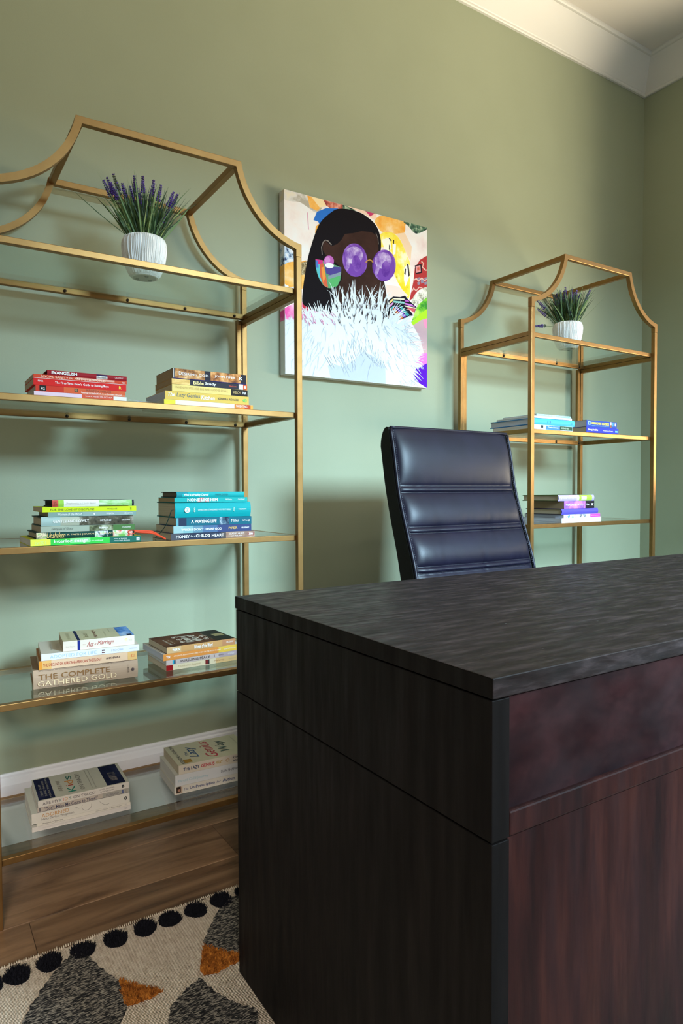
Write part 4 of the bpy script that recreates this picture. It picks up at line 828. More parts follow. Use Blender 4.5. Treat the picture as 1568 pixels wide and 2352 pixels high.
bmark = picture('blue_marks', [(.38, (.04, .06, .14)), (.48, (.42, .54, .68)), (.6, (.78, .78, .80))], (1, 1, 1), 60)
dgreen = picture('dark_green', [(.4, (.015, .03, .03)), (.52, (.10, .20, .12)), (.64, (.5, .55, .4))], (1, 1, 1), 60)
greenw = picture('green_wash', [(.4, (.04, .26, .03)), (.52, (.22, .58, .04)), (.66, (.5, .72, .12))], (1, 1, 1), 26)
pinkw = picture('pink_wash', [(.38, (.78, .10, .38)), (.52, (.86, .35, .58)), (.66, (.86, .65, .70))], (1, 1, 1), 14)
art('background_print', [
    ([(199, 130), (1421, 455), (1419, 1832), (197, 1712)], wash),
    ([(200, 131), (300, 157), (420, 190), (500, 270), (520, 300), (470, 330), (400, 285), (330, 242), (260, 236), (200, 215)], gwash),
    ([(398, 186), (450, 200), (512, 290), (480, 318), (420, 285)], owash),
    ([(430, 193), (560, 228), (560, 275), (505, 290)], (.90, .70, .40)),
    ([(535, 222), (730, 273), (700, 305), (600, 297), (560, 272)], rust),
    ([(450, 395), (480, 325), (560, 292), (665, 295), (600, 340), (540, 400), (505, 440), (490, 408)], (.03, .16, .55)),
    ([(463, 505), (470, 450), (495, 428), (520, 430), (480, 510)], (.85, .38, .06)),
    ([(700, 265), (840, 302), (800, 314), (700, 302)], dgreen),
    ([(730, 273), (900, 317), (990, 342), (985, 400), (900, 352), (820, 312)], (.88, .62, .48)),
    ([(893, 316), (975, 338), (935, 362)], (.55, .05, .15)),
    ([(975, 400), (1040, 356), (1225, 405), (1235, 440), (1225, 500), (1150, 510), (1100, 500), (1040, 495), (1012, 470)], owash),
    ([(1225, 405), (1419, 456), (1419, 472), (1350, 505), (1310, 500), (1262, 445)], dgreen),
    ([(1150, 510), (1230, 500), (1290, 620), (1280, 740), (1255, 700), (1195, 560)], (.86, .62, .42)),
    ([(1022, 512), (1120, 500), (1190, 560), (1252, 700), (1275, 770), (1275, 900), (1265, 1060), (1210, 990), (1150, 880), (1060, 640), (1022, 620)], ywash),
    ([(1035, 560), (1100, 540), (1118, 640), (1060, 665)], (.88, .84, .70)), ([(1125, 590), (1155, 600), (1150, 680), (1130, 690)], (.85, .84, .82)),
    ([(1092, 548), (1100, 545), (1120, 570), (1112, 575)], (.03, .02, .02)), ([(1130, 560), (1140, 565), (1138, 600), (1130, 590)], (.03, .02, .02)), ([(1095, 600), (1104, 610), (1100, 660), (1094, 640)], (.04, .03, .02)),
    ([(1225, 800), (1255, 760), (1272, 780), (1270, 870), (1235, 960), (1222, 900)], (.86, .82, .74)),
    ([(1248, 762), (1262, 770), (1272, 860), (1262, 880), (1255, 820)], (.03, .02, .02)), ([(1224, 850), (1232, 805), (1240, 810), (1236, 860)], (.03, .02, .02)), ([(1250, 960), (1258, 962), (1256, 972)], (.03, .02, .02)), ([(1155, 870), (1168, 885), (1163, 892)], (.03, .02, .02)),
    ([(1060, 940), (1180, 960), (1260, 1040), (1200, 1060), (1090, 1060)], (.86, .66, .58)),
    ([(1419, 695), (1360, 730), (1315, 800), (1302, 920), (1268, 1080), (1300, 1060), (1340, 1000), (1419, 965)], (.42, .04, .04)),
    ([(1315, 778), (1372, 765), (1378, 842), (1322, 855)], (.03, .015, .02)), ([(1322, 786), (1362, 776), (1366, 832), (1328, 842)], (.72, .30, .30)), ([(1334, 797), (1354, 792), (1356, 820), (1337, 825)], (.60, .12, .08)),
    ] + [([(1335 + 30 * (q % 3), 885 + 26 * (q // 3) + 12 * (q % 2)), (1358 + 30 * (q % 3), 878 + 26 * (q // 3) + 12 * (q % 2)), (1362 + 30 * (q % 3), 900 + 26 * (q // 3) + 12 * (q % 2)), (1340 + 30 * (q % 3), 908 + 26 * (q // 3) + 12 * (q % 2))], (.26, .22, .30)) for q in range(6) if 1362 + 30 * (q % 3) < 1425] + [
    ([(1375, 740), (1395, 760), (1385, 790), (1410, 815), (1419, 812), (1419, 822), (1405, 825), (1376, 794), (1386, 764), (1368, 748)], (.70, .45, .36)),
    ([(1300, 900), (1330, 885), (1345, 905), (1375, 880), (1400, 905), (1419, 890), (1419, 899), (1400, 916), (1375, 892), (1346, 918), (1328, 898), (1300, 912)], (.70, .42, .36)),
    ([(1285, 1000), (1305, 965), (1325, 990), (1350, 960), (1380, 968), (1379, 976), (1352, 970), (1326, 1002), (1306, 980), (1290, 1010)], (.70, .42, .36)),
    ([(1419, 968), (1350, 990), (1302, 1050), (1290, 1105), (1330, 1135), (1419, 1042)], speck),
    ([(1085, 1080), (1130, 1045), (1190, 1050), (1230, 1036), (1262, 1075), (1330, 1135), (1305, 1205), (1250, 1222), (1180, 1246), (1120, 1190)], (.012, .012, .02)),
    ([(1095, 1090), (1128, 1062), (1130, 1078), (1098, 1108)], (.85, .6, .2)), ([(1100, 1118), (1130, 1090), (1132, 1106), (1104, 1134)], (.7, .3, .6)), ([(1108, 1146), (1132, 1120), (1134, 1134), (1112, 1160)], (.1, .4, .4)),
    ([(1132, 1058), (1226, 1062), (1226, 1074), (1132, 1070)], (.80, .72, .55)), ([(1132, 1080), (1226, 1090), (1226, 1106), (1132, 1096)], (.25, .55, .50)), ([(1228, 1070), (1262, 1080), (1268, 1092), (1228, 1086)], (.45, .10, .5)), ([(1228, 1098), (1290, 1112), (1320, 1136), (1228, 1112)], (.55, .18, .60)), ([(1228, 1120), (1325, 1142), (1322, 1150), (1228, 1130)], (.75, .7, .5)),
    ([(1140, 1130), (1156, 1128), (1240, 1212), (1222, 1226)], (.24, .05, .50)), ([(1128, 1150), (1140, 1142), (1216, 1228), (1196, 1238)], (.70, .16, .05)), ([(1122, 1175), (1130, 1160), (1190, 1240), (1176, 1244)], (.75, .7, .6)),
    ([(1180, 1130), (1204, 1130), (1268, 1200), (1246, 1216)], (.05, .32, .33)), ([(1240, 1136), (1320, 1150), (1305, 1200)], (.62, .10, .12)), ([(1262, 1150), (1310, 1185), (1302, 1204)], (.8, .65, .6)),
    ([(1419, 1048), (1340, 1118), (1320, 1170), (1283, 1268), (1419, 1182)], greenw),
    ([(1419, 1150), (1350, 1200), (1283, 1268), (1300, 1290), (1419, 1232)], (.42, .70, .03)),
    ([(1419, 1230), (1370, 1245), (1300, 1290), (1360, 1400), (1395, 1545), (1419, 1545)], (.60, .38, .40)),
    ([(1419, 1235), (1385, 1245), (1400, 1310), (1419, 1320)], (.85, .28, .45)),
    ([(1419, 1530), (1370, 1535), (1320, 1610), (1419, 1650)], (.80, .18, .58)),
    ([(1419, 1618), (1370, 1640), (1295, 1680), (1305, 1760), (1419, 1832)], (.10, .012, .46)),
    ([(199, 590), (285, 640), (285, 768), (199, 775)], bmark),
    ([(199, 775), (350, 748), (390, 760), (352, 980), (300, 962), (199, 955)], owash),
    ([(285, 772), (395, 745), (372, 860), (310, 868)], glit),
    ([(199, 940), (235, 960), (215, 985), (199, 985)], (.8, .78, .75)),
    ([(199, 1150), (350, 1095), (440, 1140), (520, 1160), (640, 1190), (440, 1260), (350, 1230), (300, 1262), (199, 1255)], pinkw),
    ([(350, 1098), (412, 1150), (380, 1190), (350, 1175)], (.55, .03, .06)), ([(395, 330), (402, 330), (412, 480), (404, 470)], (.70, .35, .45)),
    ])
HAIRM = (.010, .008, .010)
art('hair_print', [([(352, 1020), (370, 880), (400, 720), (440, 580), (480, 470), (520, 400), (580, 345), (640, 305), (700, 297), (780, 308), (860, 335), (920, 375), (970, 420), (1005, 480), (1025, 560), (1026, 640), (1012, 720), (1050, 900), (1080, 1080), (1100, 1190), (1000, 1250), (650, 1210), (450, 1170), (395, 1140), (352, 1105)], HAIRM)], sm=True)
SKIN = picture('brown_skin', [(.35, (.030, .012, .008)), (.65, (.048, .020, .014))], (1, 1, 1), 14)
art('face_print', [([(600, 618), (650, 600), (690, 560), (718, 512), (790, 505), (860, 488), (940, 495), (985, 520), (1002, 570), (1006, 640), (998, 720), (1030, 860), (1060, 980), (1082, 1080), (1060, 1200), (880, 1210), (700, 1200), (630, 1000), (690, 900), (684, 800), (620, 740), (560, 705), (528, 650), (530, 590), (552, 568)], SKIN),
    ([(520, 690), (514, 625), (530, 578), (552, 562), (575, 568), (606, 604), (600, 610), (572, 576), (552, 569), (536, 582), (521, 625), (526, 690)], (.24, .20, .18)),
    ([(985, 500), (1002, 545), (1008, 600), (1004, 600), (998, 548), (982, 505)], (.20, .16, .15))])
LENS = picture('purple_lens', [(.36, (.10, .025, .26)), (.5, (.17, .055, .36)), (.64, (.28, .13, .48))], (1, 1, 1), 24)
LENSH = picture('lens_sheen', [(.36, (.20, .08, .40)), (.5, (.36, .22, .52)), (.64, (.62, .50, .68))], (1, 1, 1), 34)
for a in ((803, 735, 106, 143, -.12), (1052, 780, 101, 135, .02)):
    cx, cy, rx, ry, rot = a
    art('lens_print', [(ell(cx, cy, rx, ry, rot), LENS), (ell(cx + 2, cy + 2, rx * .88, ry * .9, rot), (.17, .06, .36)), (ell(cx - 8, cy - 42, rx * .72, ry * .52, rot), LENSH), (ell(cx + 14, cy + 30, rx * .36, ry * .5, rot), LENS), (ell(cx - 55, cy + 20, rx * .16, ry * .5, .2), LENSH)])
art('glasses_bridge', [([(892, 752), (905, 735), (930, 727), (950, 736), (962, 752), (956, 760), (944, 745), (928, 738), (910, 745), (899, 760)], (.45, .22, .06))])
art('earring_print', [([(465, 728), (530, 738), (600, 765), (685, 798), (684, 850), (675, 910), (650, 958), (600, 977), (565, 973), (530, 950), (500, 905), (478, 850), (466, 790)], (.12, .30, .16)),
    ([(465, 728), (500, 733), (505, 840), (522, 935), (490, 880), (468, 800)], (.10, .48, .55)), ([(465, 728), (530, 738), (525, 775), (470, 770)], (.62, .04, .22)), ([(465, 735), (485, 740), (492, 800), (470, 800)], (.08, .18, .55)),
    ([(500, 775), (530, 760), (548, 840), (572, 972), (535, 952), (505, 880)], (.62, .12, .06)), ([(515, 800), (540, 790), (550, 880), (530, 930)], (.80, .30, .06)), ([(545, 790), (684, 795), (684, 832), (600, 870), (556, 850)], (.08, .06, .26)), ([(570, 880), (680, 862), (652, 955), (585, 975)], (.10, .40, .14)), ([(572, 870), (640, 850), (684, 835), (680, 865), (575, 900)], (.22, .28, .34))])
art('earring_stud', [(ell(580, 746, 43, 49), (.48, .12, .44)), (ell(570, 735, 22, 26), (.60, .25, .55)), (ell(584, 782, 38, 22, .1), (.80, .78, .80))])
# white fur: body plus strands
FURW = (.70, .74, .78); FURG = (.5, .54, .6); FURS = (.52, .57, .63)
art('fur_print', [([(199, 1240), (300, 1268), (380, 1248), (480, 1215), (600, 1200), (680, 1170), (760, 1150), (840, 1140), (900, 1150), (1000, 1160), (1070, 1215), (1130, 1265), (1190, 1290), (1240, 1350), (1270, 1420), (1285, 1520), (1265, 1610), (1230, 1690), (1225, 1770), (1240, 1811), (197, 1711)], FURW),
    ([(590, 1748), (565, 1640), (600, 1620), (700, 1655), (780, 1600), (880, 1505), (900, 1530), (960, 1560), (1060, 1640), (1062, 1794)], (.50, .55, .64))])
rnd = random.Random(5)
strands = []
def strand(x, y, ang, ln, wid, curl, mat):
    pts = []; n = 6; cxs = []
    a = ang; px, py = x, y
    for i in range(n + 1):
        cxs.append((px, py, a)); px += ln / n * math.cos(a); py -= ln / n * math.sin(a); a += curl / n
    for i, (px, py, a) in enumerate(cxs):
        w_ = wid * (1 - (i / n) ** 2) + 0.6; pts.append((px + math.sin(a) * w_, py + math.cos(a) * w_))
    for i, (px, py, a) in reversed(list(enumerate(cxs))):
        w_ = wid * (1 - (i / n) ** 2) + 0.6; pts.append((px - math.sin(a) * w_, py - math.cos(a) * w_))
    strands.append((pts, mat))
for q in range(130):     # neck fur reaching up over the face and hair
    x = rnd.uniform(630, 1080); y = rnd.uniform(1100, 1250); strand(x, y, math.radians(96 + (830 - x) * 0.04 + rnd.uniform(-16, 16)), rnd.uniform(90, 210) if y < 1190 else rnd.uniform(70, 150), rnd.uniform(2.5, 5.5), rnd.uniform(-.7, .7) + (830 - x) * 0.001, FURW)
for q in range(90):     # left shoulder
    x = rnd.uniform(360, 670); strand(x, rnd.uniform(1195, 1290), math.radians(100 + rnd.uniform(-25, 30)), rnd.uniform(50, 140), rnd.uniform(2.5, 5.5), rnd.uniform(-.5, .7), FURW)
for q in range(40):
    x = rnd.uniform(205, 380); strand(x, rnd.uniform(1250, 1310), math.radians(75 + rnd.uniform(-25, 25)), rnd.uniform(30, 80), rnd.uniform(2, 5), rnd.uniform(-.6, .3), FURW)
for q in range(190):    # right shoulder, fanning out
    t = rnd.random(); y = 1235 + 570 * t; x = 1110 + 125 * math.sin(t * 2.4) + rnd.uniform(-25, 25)
    strand(x, y, math.radians(66 - 122 * t + rnd.uniform(-12, 12)), rnd.uniform(90, 185), rnd.uniform(2, 4.6), rnd.uniform(-1.0, -.3), FURW)
for q in range(170):     # soft grey strands inside the fur
    x = rnd.uniform(225, 1290); y = rnd.uniform(1270, 1640); strand(x, y, math.radians(270 + (x - 750) * 0.07 + rnd.uniform(-28, 28)), rnd.uniform(40, 130), rnd.uniform(.8, 2.2), rnd.uniform(-.6, .6), FURS)
for q in range(26):     # rosy gaps low on the left shoulder
    x = rnd.uniform(340, 640); strand(x, rnd.uniform(1215, 1300), math.radians(105 + rnd.uniform(-25, 25)), rnd.uniform(20, 60), rnd.uniform(.8, 2), .3, (.60, .16, .34))
for q in range(80):     # fringe over the grey shirt
    x = rnd.uniform(540, 1080); y = 1650 - 150 * math.exp(-((x - 885) / 120) ** 2) - 30; strand(x, y - 70, math.radians(270 + (885 - x) * 0.08 + rnd.uniform(-15, 15)), rnd.uniform(70, 140), rnd.uniform(2.5, 6), rnd.uniform(-.3, .3), FURW)
for q in range(60):     # dark gaps between the neck strands
    x = rnd.uniform(630, 1085); y = rnd.uniform(1110, 1300); strand(x, y, math.radians(85 + (830 - x) * .04 + rnd.uniform(-20, 25)), rnd.uniform(20, 70), rnd.uniform(.8, 2.4), 0, (.03, .02, .03))
tag(art('fur_strands', strands), kind='stuff')
# print wrapped round the left and bottom edges
def edge(name, y0, y1, mat):
    _, v0 = uv(199, y0); _, v1 = uv(199, y1); m = MB(); xx = -cw / 2 - 0.0004
    m.add([(xx, -CT + 0.001, (v0 - .5) * ch), (xx, -0.003, (v0 - .5) * ch), (xx, -0.003, (v1 - .5) * ch), (xx, -CT + 0.001, (v1 - .5) * ch)], [(0, 1, 2, 3)])
    m.build(name, mat if not isinstance(mat, tuple) else C(mat, .6), CAN, fix=False)
for y0, y1, mt in ((131, 225, gwash), (225, 600, wash), (600, 770, bmark), (770, 950, owash), (950, 1160, wash), (1160, 1250, pinkw), (1250, 1710, (.75, .78, .80))): edge('edge_print', y0, y1, mt)

# ================================================================== RUG
RX0, RX1, RY0, RY1, RT = -1.25, 2.35, -2.75, -0.548, 0.008
def mk_rug():
    m = P('cream_weave', (0.56, 0.47, 0.37), 0.95, spec=0.1)
    n, r, v = noise_color(m, [(0.3, (0.40, 0.32, 0.24)), (0.55, (0.56, 0.47, 0.37)), (0.8, (0.66, 0.57, 0.46))], scale=(3, 1, 1), nscale=60, detail=3)
    w1 = nd(m, 'ShaderNodeTexWave', bands_direction='X'); w1.inputs['Scale'].default_value = 55; w1.inputs['Distortion'].default_value = 1.2; w1.inputs['Detail'].default_value = 1
    w2 = nd(m, 'ShaderNodeTexWave', bands_direction='Y'); w2.inputs['Scale'].default_value = 90; w2.inputs['Distortion'].default_value = 2.0
    tc = nd(m, 'ShaderNodeTexCoord'); lk(m, tc.outputs['Object'], w1.inputs['Vector']); lk(m, tc.outputs['Object'], w2.inputs['Vector'])
    ad = nd(m, 'ShaderNodeMath', operation='ADD'); lk(m, w1.outputs['Fac'], ad.inputs[0]); lk(m, w2.outputs['Fac'], ad.inputs[1]); bump(m, ad.outputs[0], 0.7, 0.0025)
    return m
def mk_fleck():
    m = P('charcoal_fleck', (0.05, 0.05, 0.05), 0.95, spec=0.1)
    n, r, v = noise_color(m, [(0.40, (0.010, 0.010, 0.011)), (0.50, (0.045, 0.042, 0.040)), (0.60, (0.26, 0.23, 0.19))], scale=(1, 3.2, 1), nscale=120, detail=3, dist=0.25)
    bump(m, n.outputs['Fac'], 0.8, 0.004); return m
RUG = tag(empty('rug', (0, 0, 0)), 'cream woven rug with black tufted dots and charcoal and rust shapes under the desk', 'rug')
m = MB(); nx = 240; vs = []; rr = random.Random(2)
edge_pts = [(RX0 + (RX1 - RX0) * i / nx, RY1 + rr.uniform(-0.003, 0.003) + 0.004 * math.sin(i * 0.6)) for i in range(nx + 1)]
top = [(x, y, RT) for x, y in edge_pts]; bot = [(x, y + 0.0015, 0.0004) for x, y in edge_pts]
topf = [(x, RY0, RT) for x, y in edge_pts]; botf = [(x, RY0, 0.0004) for x, y in edge_pts]
N = nx + 1
m.add(top + bot + topf + botf, [(i, i + 1, 2 * N + i + 1, 2 * N + i) for i in range(nx)] + [(N + i, N + i + 1, i + 1, i) for i in range(nx)] + [(2 * N + i, 2 * N + i + 1, 3 * N + i + 1, 3 * N + i) for i in range(nx)] + [(3 * N + i, 3 * N + i + 1, N + i + 1, N + i) for i in range(nx)] + [(0, 2 * N, 3 * N, N), (nx, N + nx, 3 * N + nx, 2 * N + nx)])
m.build('weave', mk_rug(), RUG)
# yarn loops along the selvedge
lo_ = MB()
for i in range(560):
    x = RX0 + 0.9 + i * 0.0045; yb = RY1 + 0.002 + rr.uniform(-.002, .003)
    lo_.tube([(x, yb - .006, RT + .0003), (x + .0008, yb + .001, RT + .001), (x + .001, yb + .003, RT * .45)], 0.0013, 4)
tag(lo_.build('selvedge_yarn', C((0.60, 0.51, 0.40), .95, .1), RUG, fix=False), kind='stuff')
def inside(x, y, poly):
    c = False; n = len(poly)
    for i in range(n):
        x1, y1 = poly[i]; x2, y2 = poly[i - 1]
        if (y1 > y) != (y2 > y) and x < (x2 - x1) * (y - y1) / (y2 - y1) + x1: c = not c
    return c
def tuft(name, poly, mat, n, hgt, seed, pad=True):
    r_ = random.Random(seed); xs = [p[0] for p in poly]; ys = [p[1] for p in poly]; m = MB()
    m.add([(x, y, RT + 0.0012) for x, y in poly], [tuple(range(len(poly)))], 0)
    c = 0
    while c < n:
        x = r_.uniform(min(xs), max(xs)); y = r_.uniform(min(ys), max(ys))
        if not inside(x, y, poly): continue
        c += 1; a = r_.uniform(0, 6.28); w_ = r_.uniform(.0006, .0014); h_ = hgt * r_.uniform(.6, 1.2); lx, ly = r_.uniform(-.004, .004), r_.uniform(-.004, .004)
        dx, dy = math.cos(a) * w_, math.sin(a) * w_
        m.add([(x - dx, y - dy, RT), (x + dx, y + dy, RT), (x + lx + dx * .6, y + ly + dy * .6, RT + h_), (x + lx - dx * .6, y + ly - dy * .6, RT + h_)], [(0, 1, 2, 3)], 0)
    o = m.build(name, mat, RUG, tri=False, fix=False); return o
M_TB = P('black_yarn', (0.007, 0.007, 0.010), 0.95, spec=0.1)
dots = [(-0.021, -0.574), (0.029, -0.570), (0.089, -0.566), (0.153, -0.566), (0.22, -0.566), (0.284, -0.564), (0.34, -0.564), (0.4, -0.565), (0.463, -0.562), (0.525, -0.562)]
step = 0.0615
dots = [(dots[0][0] - step * k, -0.572) for k in range(4, 0, -1)] + dots + [(0.525 + step * k, -0.562) for k in range(1, 6)]
for i, (x, y) in enumerate(dots):
    tuft('tufted_dot', [(x + 0.0240 * math.cos(a) * (1 + .06 * math.sin(3 * a + i)), y - 0.019 + 0.0275 * math.sin(a) * (1 + .08 * math.sin(2 * a + i * 2))) for a in [2 * math.pi * k / 26 for k in range(26)]], M_TB, 900, 0.007, i)
M_FLECK = mk_fleck(); M_RUST = picture('rust_yarn', [(.36, (.16, .045, .008)), (.52, (.36, .12, .018)), (.66, (.50, .19, .03))], (1, 1, 1), 90, .95)
def stair(poly, amp=0.003, seed=0, sub=7):
    r_ = random.Random(seed); out = []
    for i in range(len(poly)):
        a, b = poly[i], poly[(i + 1) % len(poly)]
        for q in range(sub): t = q / sub; out.append((a[0] + (b[0] - a[0]) * t + r_.uniform(-amp, amp), a[1] + (b[1] - a[1]) * t + r_.uniform(-amp, amp)))
    return out
def patch(poly, seed):
    p = stair(poly, 0.0028, seed); m = MB(); n = len(p)
    m.add([(x, y, RT + 0.0002) for x, y in p] + [(x, y, RT + 0.0028) for x, y in p], [tuple(range(n, 2 * n))] + [(i, (i + 1) % n, n + (i + 1) % n, n + i) for i in range(n)])
    o = m.build('charcoal_shape', M_FLECK, RUG, tri=True)
    return o
T1 = [(0.138, -0.584), (0.156, -0.603), (0.175, -0.667), (0.194, -0.711), (0.194, -0.754), (0.190, -0.791), (0.160, -0.835), (0.10, -0.85), (0.03, -0.80), (0.012, -0.745), (0.036, -0.697), (0.066, -0.652), (0.102, -0.606)]
O1 = [(0.196, -0.712), (0.228, -0.754), (0.259, -0.787), (0.234, -0.794), (0.189, -0.788), (0.191, -0.746)]
T2 = [(0.331, -0.794), (0.340, -0.842), (0.361, -0.885), (0.389, -0.929), (0.378, -0.958), (0.33, -0.99), (0.25, -0.96), (0.225, -0.90), (0.258, -0.836), (0.295, -0.807)]
T3 = [(0.535, -0.582), (0.485, -0.582), (0.433, -0.622), (0.396, -0.669), (0.372, -0.702), (0.393, -0.741), (0.427, -0.77), (0.48, -0.78), (0.54, -0.74), (0.56, -0.66)]
O3 = [(0.371, -0.705), (0.389, -0.731), (0.406, -0.753), (0.427, -0.774), (0.419, -0.792), (0.389, -0.793), (0.366, -0.798), (0.340, -0.790), (0.339, -0.773)]
for i, p in enumerate((T1, T2, T3)): patch(p, i)
for i, p in enumerate((O1, O3)): tuft('rust_tuft', stair(p, .002, 9 + i, 4), M_RUST, 1500, 0.007, 40 + i)

# ================================================================== DESK
DX0, DX1, DY0, DY1, DZ = 0.403, 2.17, -1.508, -0.8185, 0.762
DESK = tag(empty('desk', (DX0, DY0, 0)), 'dark espresso wooden executive desk in the foreground', 'desk')
dl, dd = DX1 - DX0, DY1 - DY0
def dp(n, a, b, mat, bev=0.002): return boxo(n, a, b, mat, DESK, bev)
ZR = 0.0088
top_ = dp('desktop', (-0.001, -0.002, 0.738), (dl + 0.001, dd + 0.003, DZ), M_DESK_TOP, 0.0015)
top_.data.materials.append(M_DESK_SIDE)
for p_ in top_.data.polygons:
    if abs(p_.normal.x) > 0.5: p_.material_index = 1  # slab ends get the darker wood with shade in its colour
FP = 0.0275
# upper carcass
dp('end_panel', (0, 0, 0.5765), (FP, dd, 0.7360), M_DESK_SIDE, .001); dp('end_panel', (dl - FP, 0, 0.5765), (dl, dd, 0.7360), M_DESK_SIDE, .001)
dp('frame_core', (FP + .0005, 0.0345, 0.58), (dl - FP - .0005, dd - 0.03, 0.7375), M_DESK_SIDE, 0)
dp('frame_core', (0.004, 0.004, 0.5747), (dl - 0.004, dd - 0.004, 0.5763), M_DESK_SIDE, 0)
dp('frame_core', (0.004, 0.004, 0.7362), (dl - 0.004, dd - 0.004, 0.7378), M_DESK_SIDE, 0)
n_dr = 3; gap = 0.004; pw_ = (dl - 2 * FP - gap * (n_dr - 1)) / n_dr
dp('front_panel', (FP + .0003, 0.006, 0.606), (dl - FP - .0003, 0.030, 0.7343), M_DESK_DRAWER, 0)
dp('front_rail', (FP + .0003, 0.0, 0.5766), (dl - FP - .0003, 0.030, 0.6058), M_DESK_FRONT, 0.0025)
# lower part: end panels, modesty panel, two pedestals around the knee space
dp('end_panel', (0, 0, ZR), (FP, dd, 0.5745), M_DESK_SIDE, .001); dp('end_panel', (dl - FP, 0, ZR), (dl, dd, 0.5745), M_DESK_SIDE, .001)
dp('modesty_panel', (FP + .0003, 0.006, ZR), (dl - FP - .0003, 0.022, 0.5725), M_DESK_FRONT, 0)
for xa, xb in ((FP + .0005, 0.42), (dl - 0.42, dl - FP - .0005)):
    dp('pedestal', (xa, 0.0225, ZR), (xb, dd - 0.024, 0.5728), M_DESK_SIDE, 0)
    for k in range(2):
        d = dp('drawer', (xa + 0.003, dd - 0.0235, 0.03 + k * 0.27), (xb - 0.003, dd - 0.003, 0.29 + k * 0.27), M_DESK_SIDE)
        mm = MB(); mm.tube([((xa + xb) / 2 - .06, dd + 0.012, 0.2 + k * .27), ((xa + xb) / 2 + .06, dd + 0.012, 0.2 + k * .27)], .005, 8)
        for sx in (-.055, .055): mm.tube([((xa + xb) / 2 + sx, dd - .004, 0.2 + k * .27), ((xa + xb) / 2 + sx, dd + .012, 0.2 + k * .27)], .004, 8)
        mm.build('handle', M_CHROME, d)
dp('apron_drawer', (0.43, dd - 0.0295, 0.6), (dl - 0.43, dd - 0.008, 0.73), M_DESK_SIDE)
# pale scuffs and dust flecks on the desktop
sc_ = MB(); rr = random.Random(8)
for q in range(34):
    x = rr.uniform(0.05, dl - .1); y = rr.uniform(0.05, dd - 0.05); r = rr.uniform(.0006, .0018)
    sc_.add([(x + r * math.cos(a), y + r * .8 * math.sin(a), DZ + 0.0003) for a in [k * math.pi / 4 for k in range(8)]], [tuple(range(8))])
sc_.add([(1.0, .30, DZ + .0003), (1.45, .20, DZ + .0003), (1.45, .2025, DZ + .0003), (1.0, .302, DZ + .0003)], [(0, 1, 2, 3)])
tag(sc_.build('dust_flecks', C((0.22, 0.21, 0.20), .8), DESK, fix=False), kind='stuff')

# ================================================================== OFFICE CHAIR
CHX0, CHX1 = 1.010, 1.486
CH = tag(empty('office_chair', ((CHX0 + CHX1) / 2, -0.78, 0)), 'black leather high-back office chair behind the desk', 'chair')
hwid = (CHX1 - CHX0) / 2; OY = 0.78
prof_f = [(-0.503, 1.150), (-0.516, 1.110), (-0.529, 1.037), (-0.541, 0.970), (-0.562, 0.904), (-0.584, 0.844), (-0.606, 0.786), (-0.622, 0.730), (-0.634, 0.67), (-0.638, 0.60), (-0.632, 0.54), (-0.620, 0.49)]
def fprof(z):
    for (y1, z1), (y2, z2) in zip(prof_f, prof_f[1:]):
        if z2 <= z <= z1: t = (z1 - z) / (z1 - z2); return y1 + (y2 - y1) * t
    return prof_f[0][0] if z > prof_f[0][1] else prof_f[-1][0]
def fsm(z): return sum(fprof(min(max(z + d, .49), 1.15)) for d in (-.03, -.015, 0, .015, .03)) / 5
bands = [(0.980, 0.963), (0.866, 0.850), (0.758, 0.742)]
cuts = [1.146, 0.980, 0.963, 0.866, 0.850, 0.758, 0.742, 0.49]
def bulge(z):
    for i in range(len(cuts) - 1):
        if cuts[i] >= z >= cuts[i + 1]:
            t = (cuts[i] - z) / (cuts[i] - cuts[i + 1]); amp = 0.0085 if i % 2 else 0.016
            return amp * (math.sin(math.pi * t) ** 0.55 if 0 < t < 1 else 0)
    return 0
# padded front
NZ, NX = 190, 64; vs = []; rr = random.Random(1)
pk = [(rr.uniform(-1, 1), rr.choice(bands), rr.uniform(.008, .02), rr.uniform(.0008, .002)) for _ in range(46)]
zs = []
for i in range(len(cuts) - 1):
    n = 10 if i % 2 else (30 if i < 6 else 40)
    for q in range(n): zs.append(cuts[i] + (cuts[i + 1] - cuts[i]) * q / n)
zs.append(cuts[-1])
for z in zs:
    for j in range(NX + 1):
        u = -1 + 2 * j / NX; e = max(0.0, 1 - abs(u) ** 14); 
        topr = min(1, (1.150 - z) / 0.02)
        d = bulge(z) * (e ** 0.6) + 0.004 * (1 - u * u)
        for (pu, b, pw2, pa) in pk:   # pinch wrinkles crossing the seams
            dz = min(abs(z - b[0]), abs(z - b[1])); 
            if dz < 0.05: d -= pa * math.exp(-((u - pu) * hwid / 0.006) ** 2) * math.exp(-dz / 0.018)
        ins = 0.010
        x = u * (hwid - ins) ; y = fsm(z) - d + 0.006 * abs(u) ** 10
        rz_ = 0.018
        if z > 1.146 - 0.03: x *= 1 - 0.012 * ((z - 1.116) / .03) ** 2
        vs.append((x, y + OY, z))
m = MB(); K = NX + 1
m.add(vs, [(i * K + j, (i + 1) * K + j, (i + 1) * K + j + 1, i * K + j + 1) for i in range(len(zs) - 1) for j in range(NX)], 0, True)
m.build('backrest_cushion', M_LEATHER, CH, fix=True)
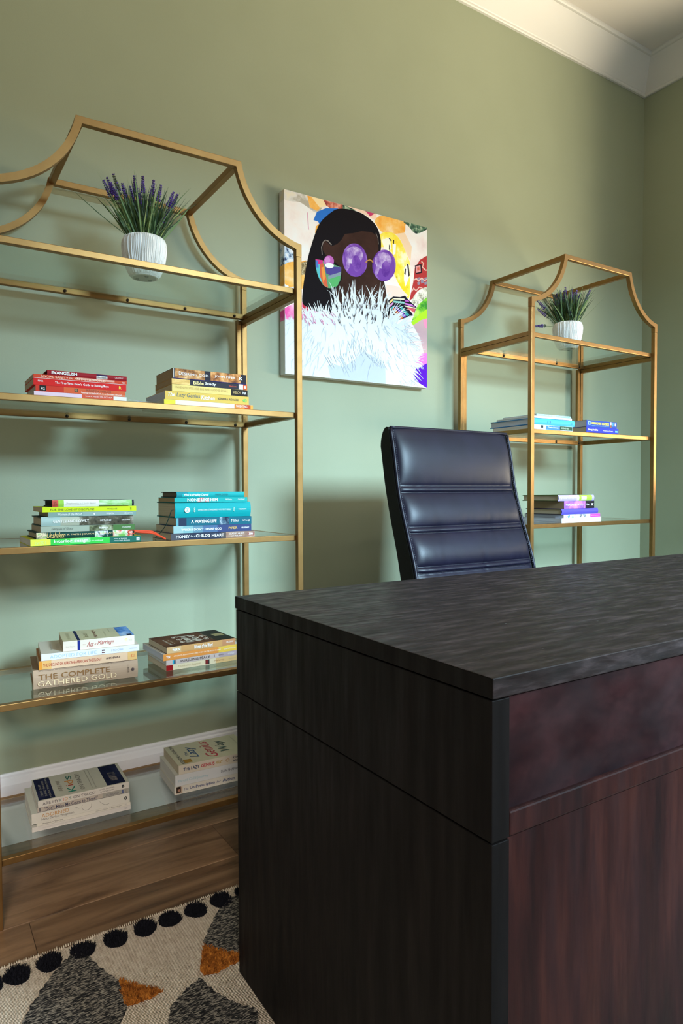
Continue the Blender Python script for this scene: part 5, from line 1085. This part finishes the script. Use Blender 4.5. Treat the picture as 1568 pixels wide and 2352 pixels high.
# shell (sides, top and back of the backrest)
fr = [(fsm(z) + 0.004, z) for z in [1.142 - i * (1.142 - 0.49) / 26 for i in range(27)]]
thick = lambda z: 0.052 + 0.012 * max(0, min(1, (0.95 - z) / 0.2))
bk = [(fsm(z) + thick(z), z) for z in [1.095 - i * (1.095 - 0.49) / 24 for i in range(25)]]
arc = []
y0, z0 = fr[0]; y1, z1 = bk[0]
for i in range(1, 10):
    a = math.pi / 2 * i / 10; arc.append((y0 + 0.006 + (y1 - y0 - 0.006) * math.sin(a), z1 + (1.150 - z1) * math.cos(a)))
loop = [(y + OY, z) for y, z in ([(y0 + 0.001, 1.148)] + arc + bk + fr[::-1])]
m = MB(); m.extrude(loop, 0, -hwid + 0.001, hwid - 0.001)
sh = m.build('backrest_shell', M_BLACK, CH, 0.006)
# piping along the edges of the padded front
for s in (-1, 1):
    m = MB(); m.tube([(s * (hwid - 0.006), fsm(z) - 0.0015 + OY, z) for z in [1.143 - i * (1.143 - 0.49) / 60 for i in range(61)]], 0.0042, 8); m.build('piping', M_LEATHER, CH)
    st = MB(); z = 1.14
    while z > .6:
        st.tube([(s * (hwid - 0.0125), fsm(z) - 0.0035 + OY, z), (s * (hwid - 0.0125), fsm(z - .004) - 0.0035 + OY, z - .004)], .0006, 4); z -= .0065
    tag(st.build('stitching', C((.10, .10, .12)), CH, fix=False), kind='stuff')
m = MB(); m.tube([(u * (hwid - 0.006), fsm(1.147) + 0.001 + OY, 1.1475) for u in [-1 + i / 15 for i in range(31)]], 0.0042, 8); m.build('piping', M_LEATHER, CH)
for b in bands:
    for z in b:
        st = MB(); x = -hwid + .016
        while x < hwid - .02: st.tube([(x, fsm(z) - 0.0052 + OY, z), (x + .003, fsm(z) - 0.0052 + OY, z)], .0005, 4); x += .005
        tag(st.build('stitching', C((.03, .03, .035)), CH, fix=False), kind='stuff')
# seat, lift column, base
m = MB(); NS = 24; vs = []
sy0, sy1 = -1.09 + OY, -0.60 + OY
for i in range(NS + 1):
    for j in range(NS + 1):
        u = -1 + 2 * i / NS; v = -1 + 2 * j / NS; e = max(0, 1 - max(abs(u), abs(v)) ** 8)
        vs.append((u * (hwid - .005), (sy0 + sy1) / 2 + v * (sy1 - sy0) / 2, 0.455 + 0.035 * e ** .5 - (0.02 * max(0, -v - .6) / .4)))
K = NS + 1
m.add(vs, [(i * K + j, (i + 1) * K + j, (i + 1) * K + j + 1, i * K + j + 1) for i in range(NS) for j in range(NS)], 0, True); m.build('seat_cushion', M_LEATHER, CH)
boxo('seat_pan', (-hwid + .004, sy0 + .004, 0.40), (hwid - .004, sy1 + .02, 0.456), M_BLACK, CH, 0.015)
by = -0.85 + OY
m = MB(); m.lathe([(0.028, 0.11), (0.028, 0.26), (0.016, 0.262), (0.016, 0.40)], 20, 0, 0, by); m.build('lift_column', M_PLASTIC, CH)
for k in range(5):
    a = math.radians(90 + 72 * k); d = Vector((math.cos(a), math.sin(a), 0)); c0 = Vector((0, by, 0.115))
    m = MB(); m.tube([c0 + d * .02, c0 + d * .15 + Vector((0, 0, -.008)), c0 + d * .25 + Vector((0, 0, -.030))], [.022, .018, .013], 8); m.build('base_arm', M_PLASTIC, CH)
    cc = Vector((0, by, 0)) + d * .245; n = Vector((-d.y, d.x, 0)); m = MB()
    for s in (-1, 1): m.tube([cc + n * s * .008 + Vector((0, 0, .036)), cc + n * s * .022 + Vector((0, 0, .036))], .026, 16)
    m.build('caster', M_PLASTIC, CH)

flush_text()
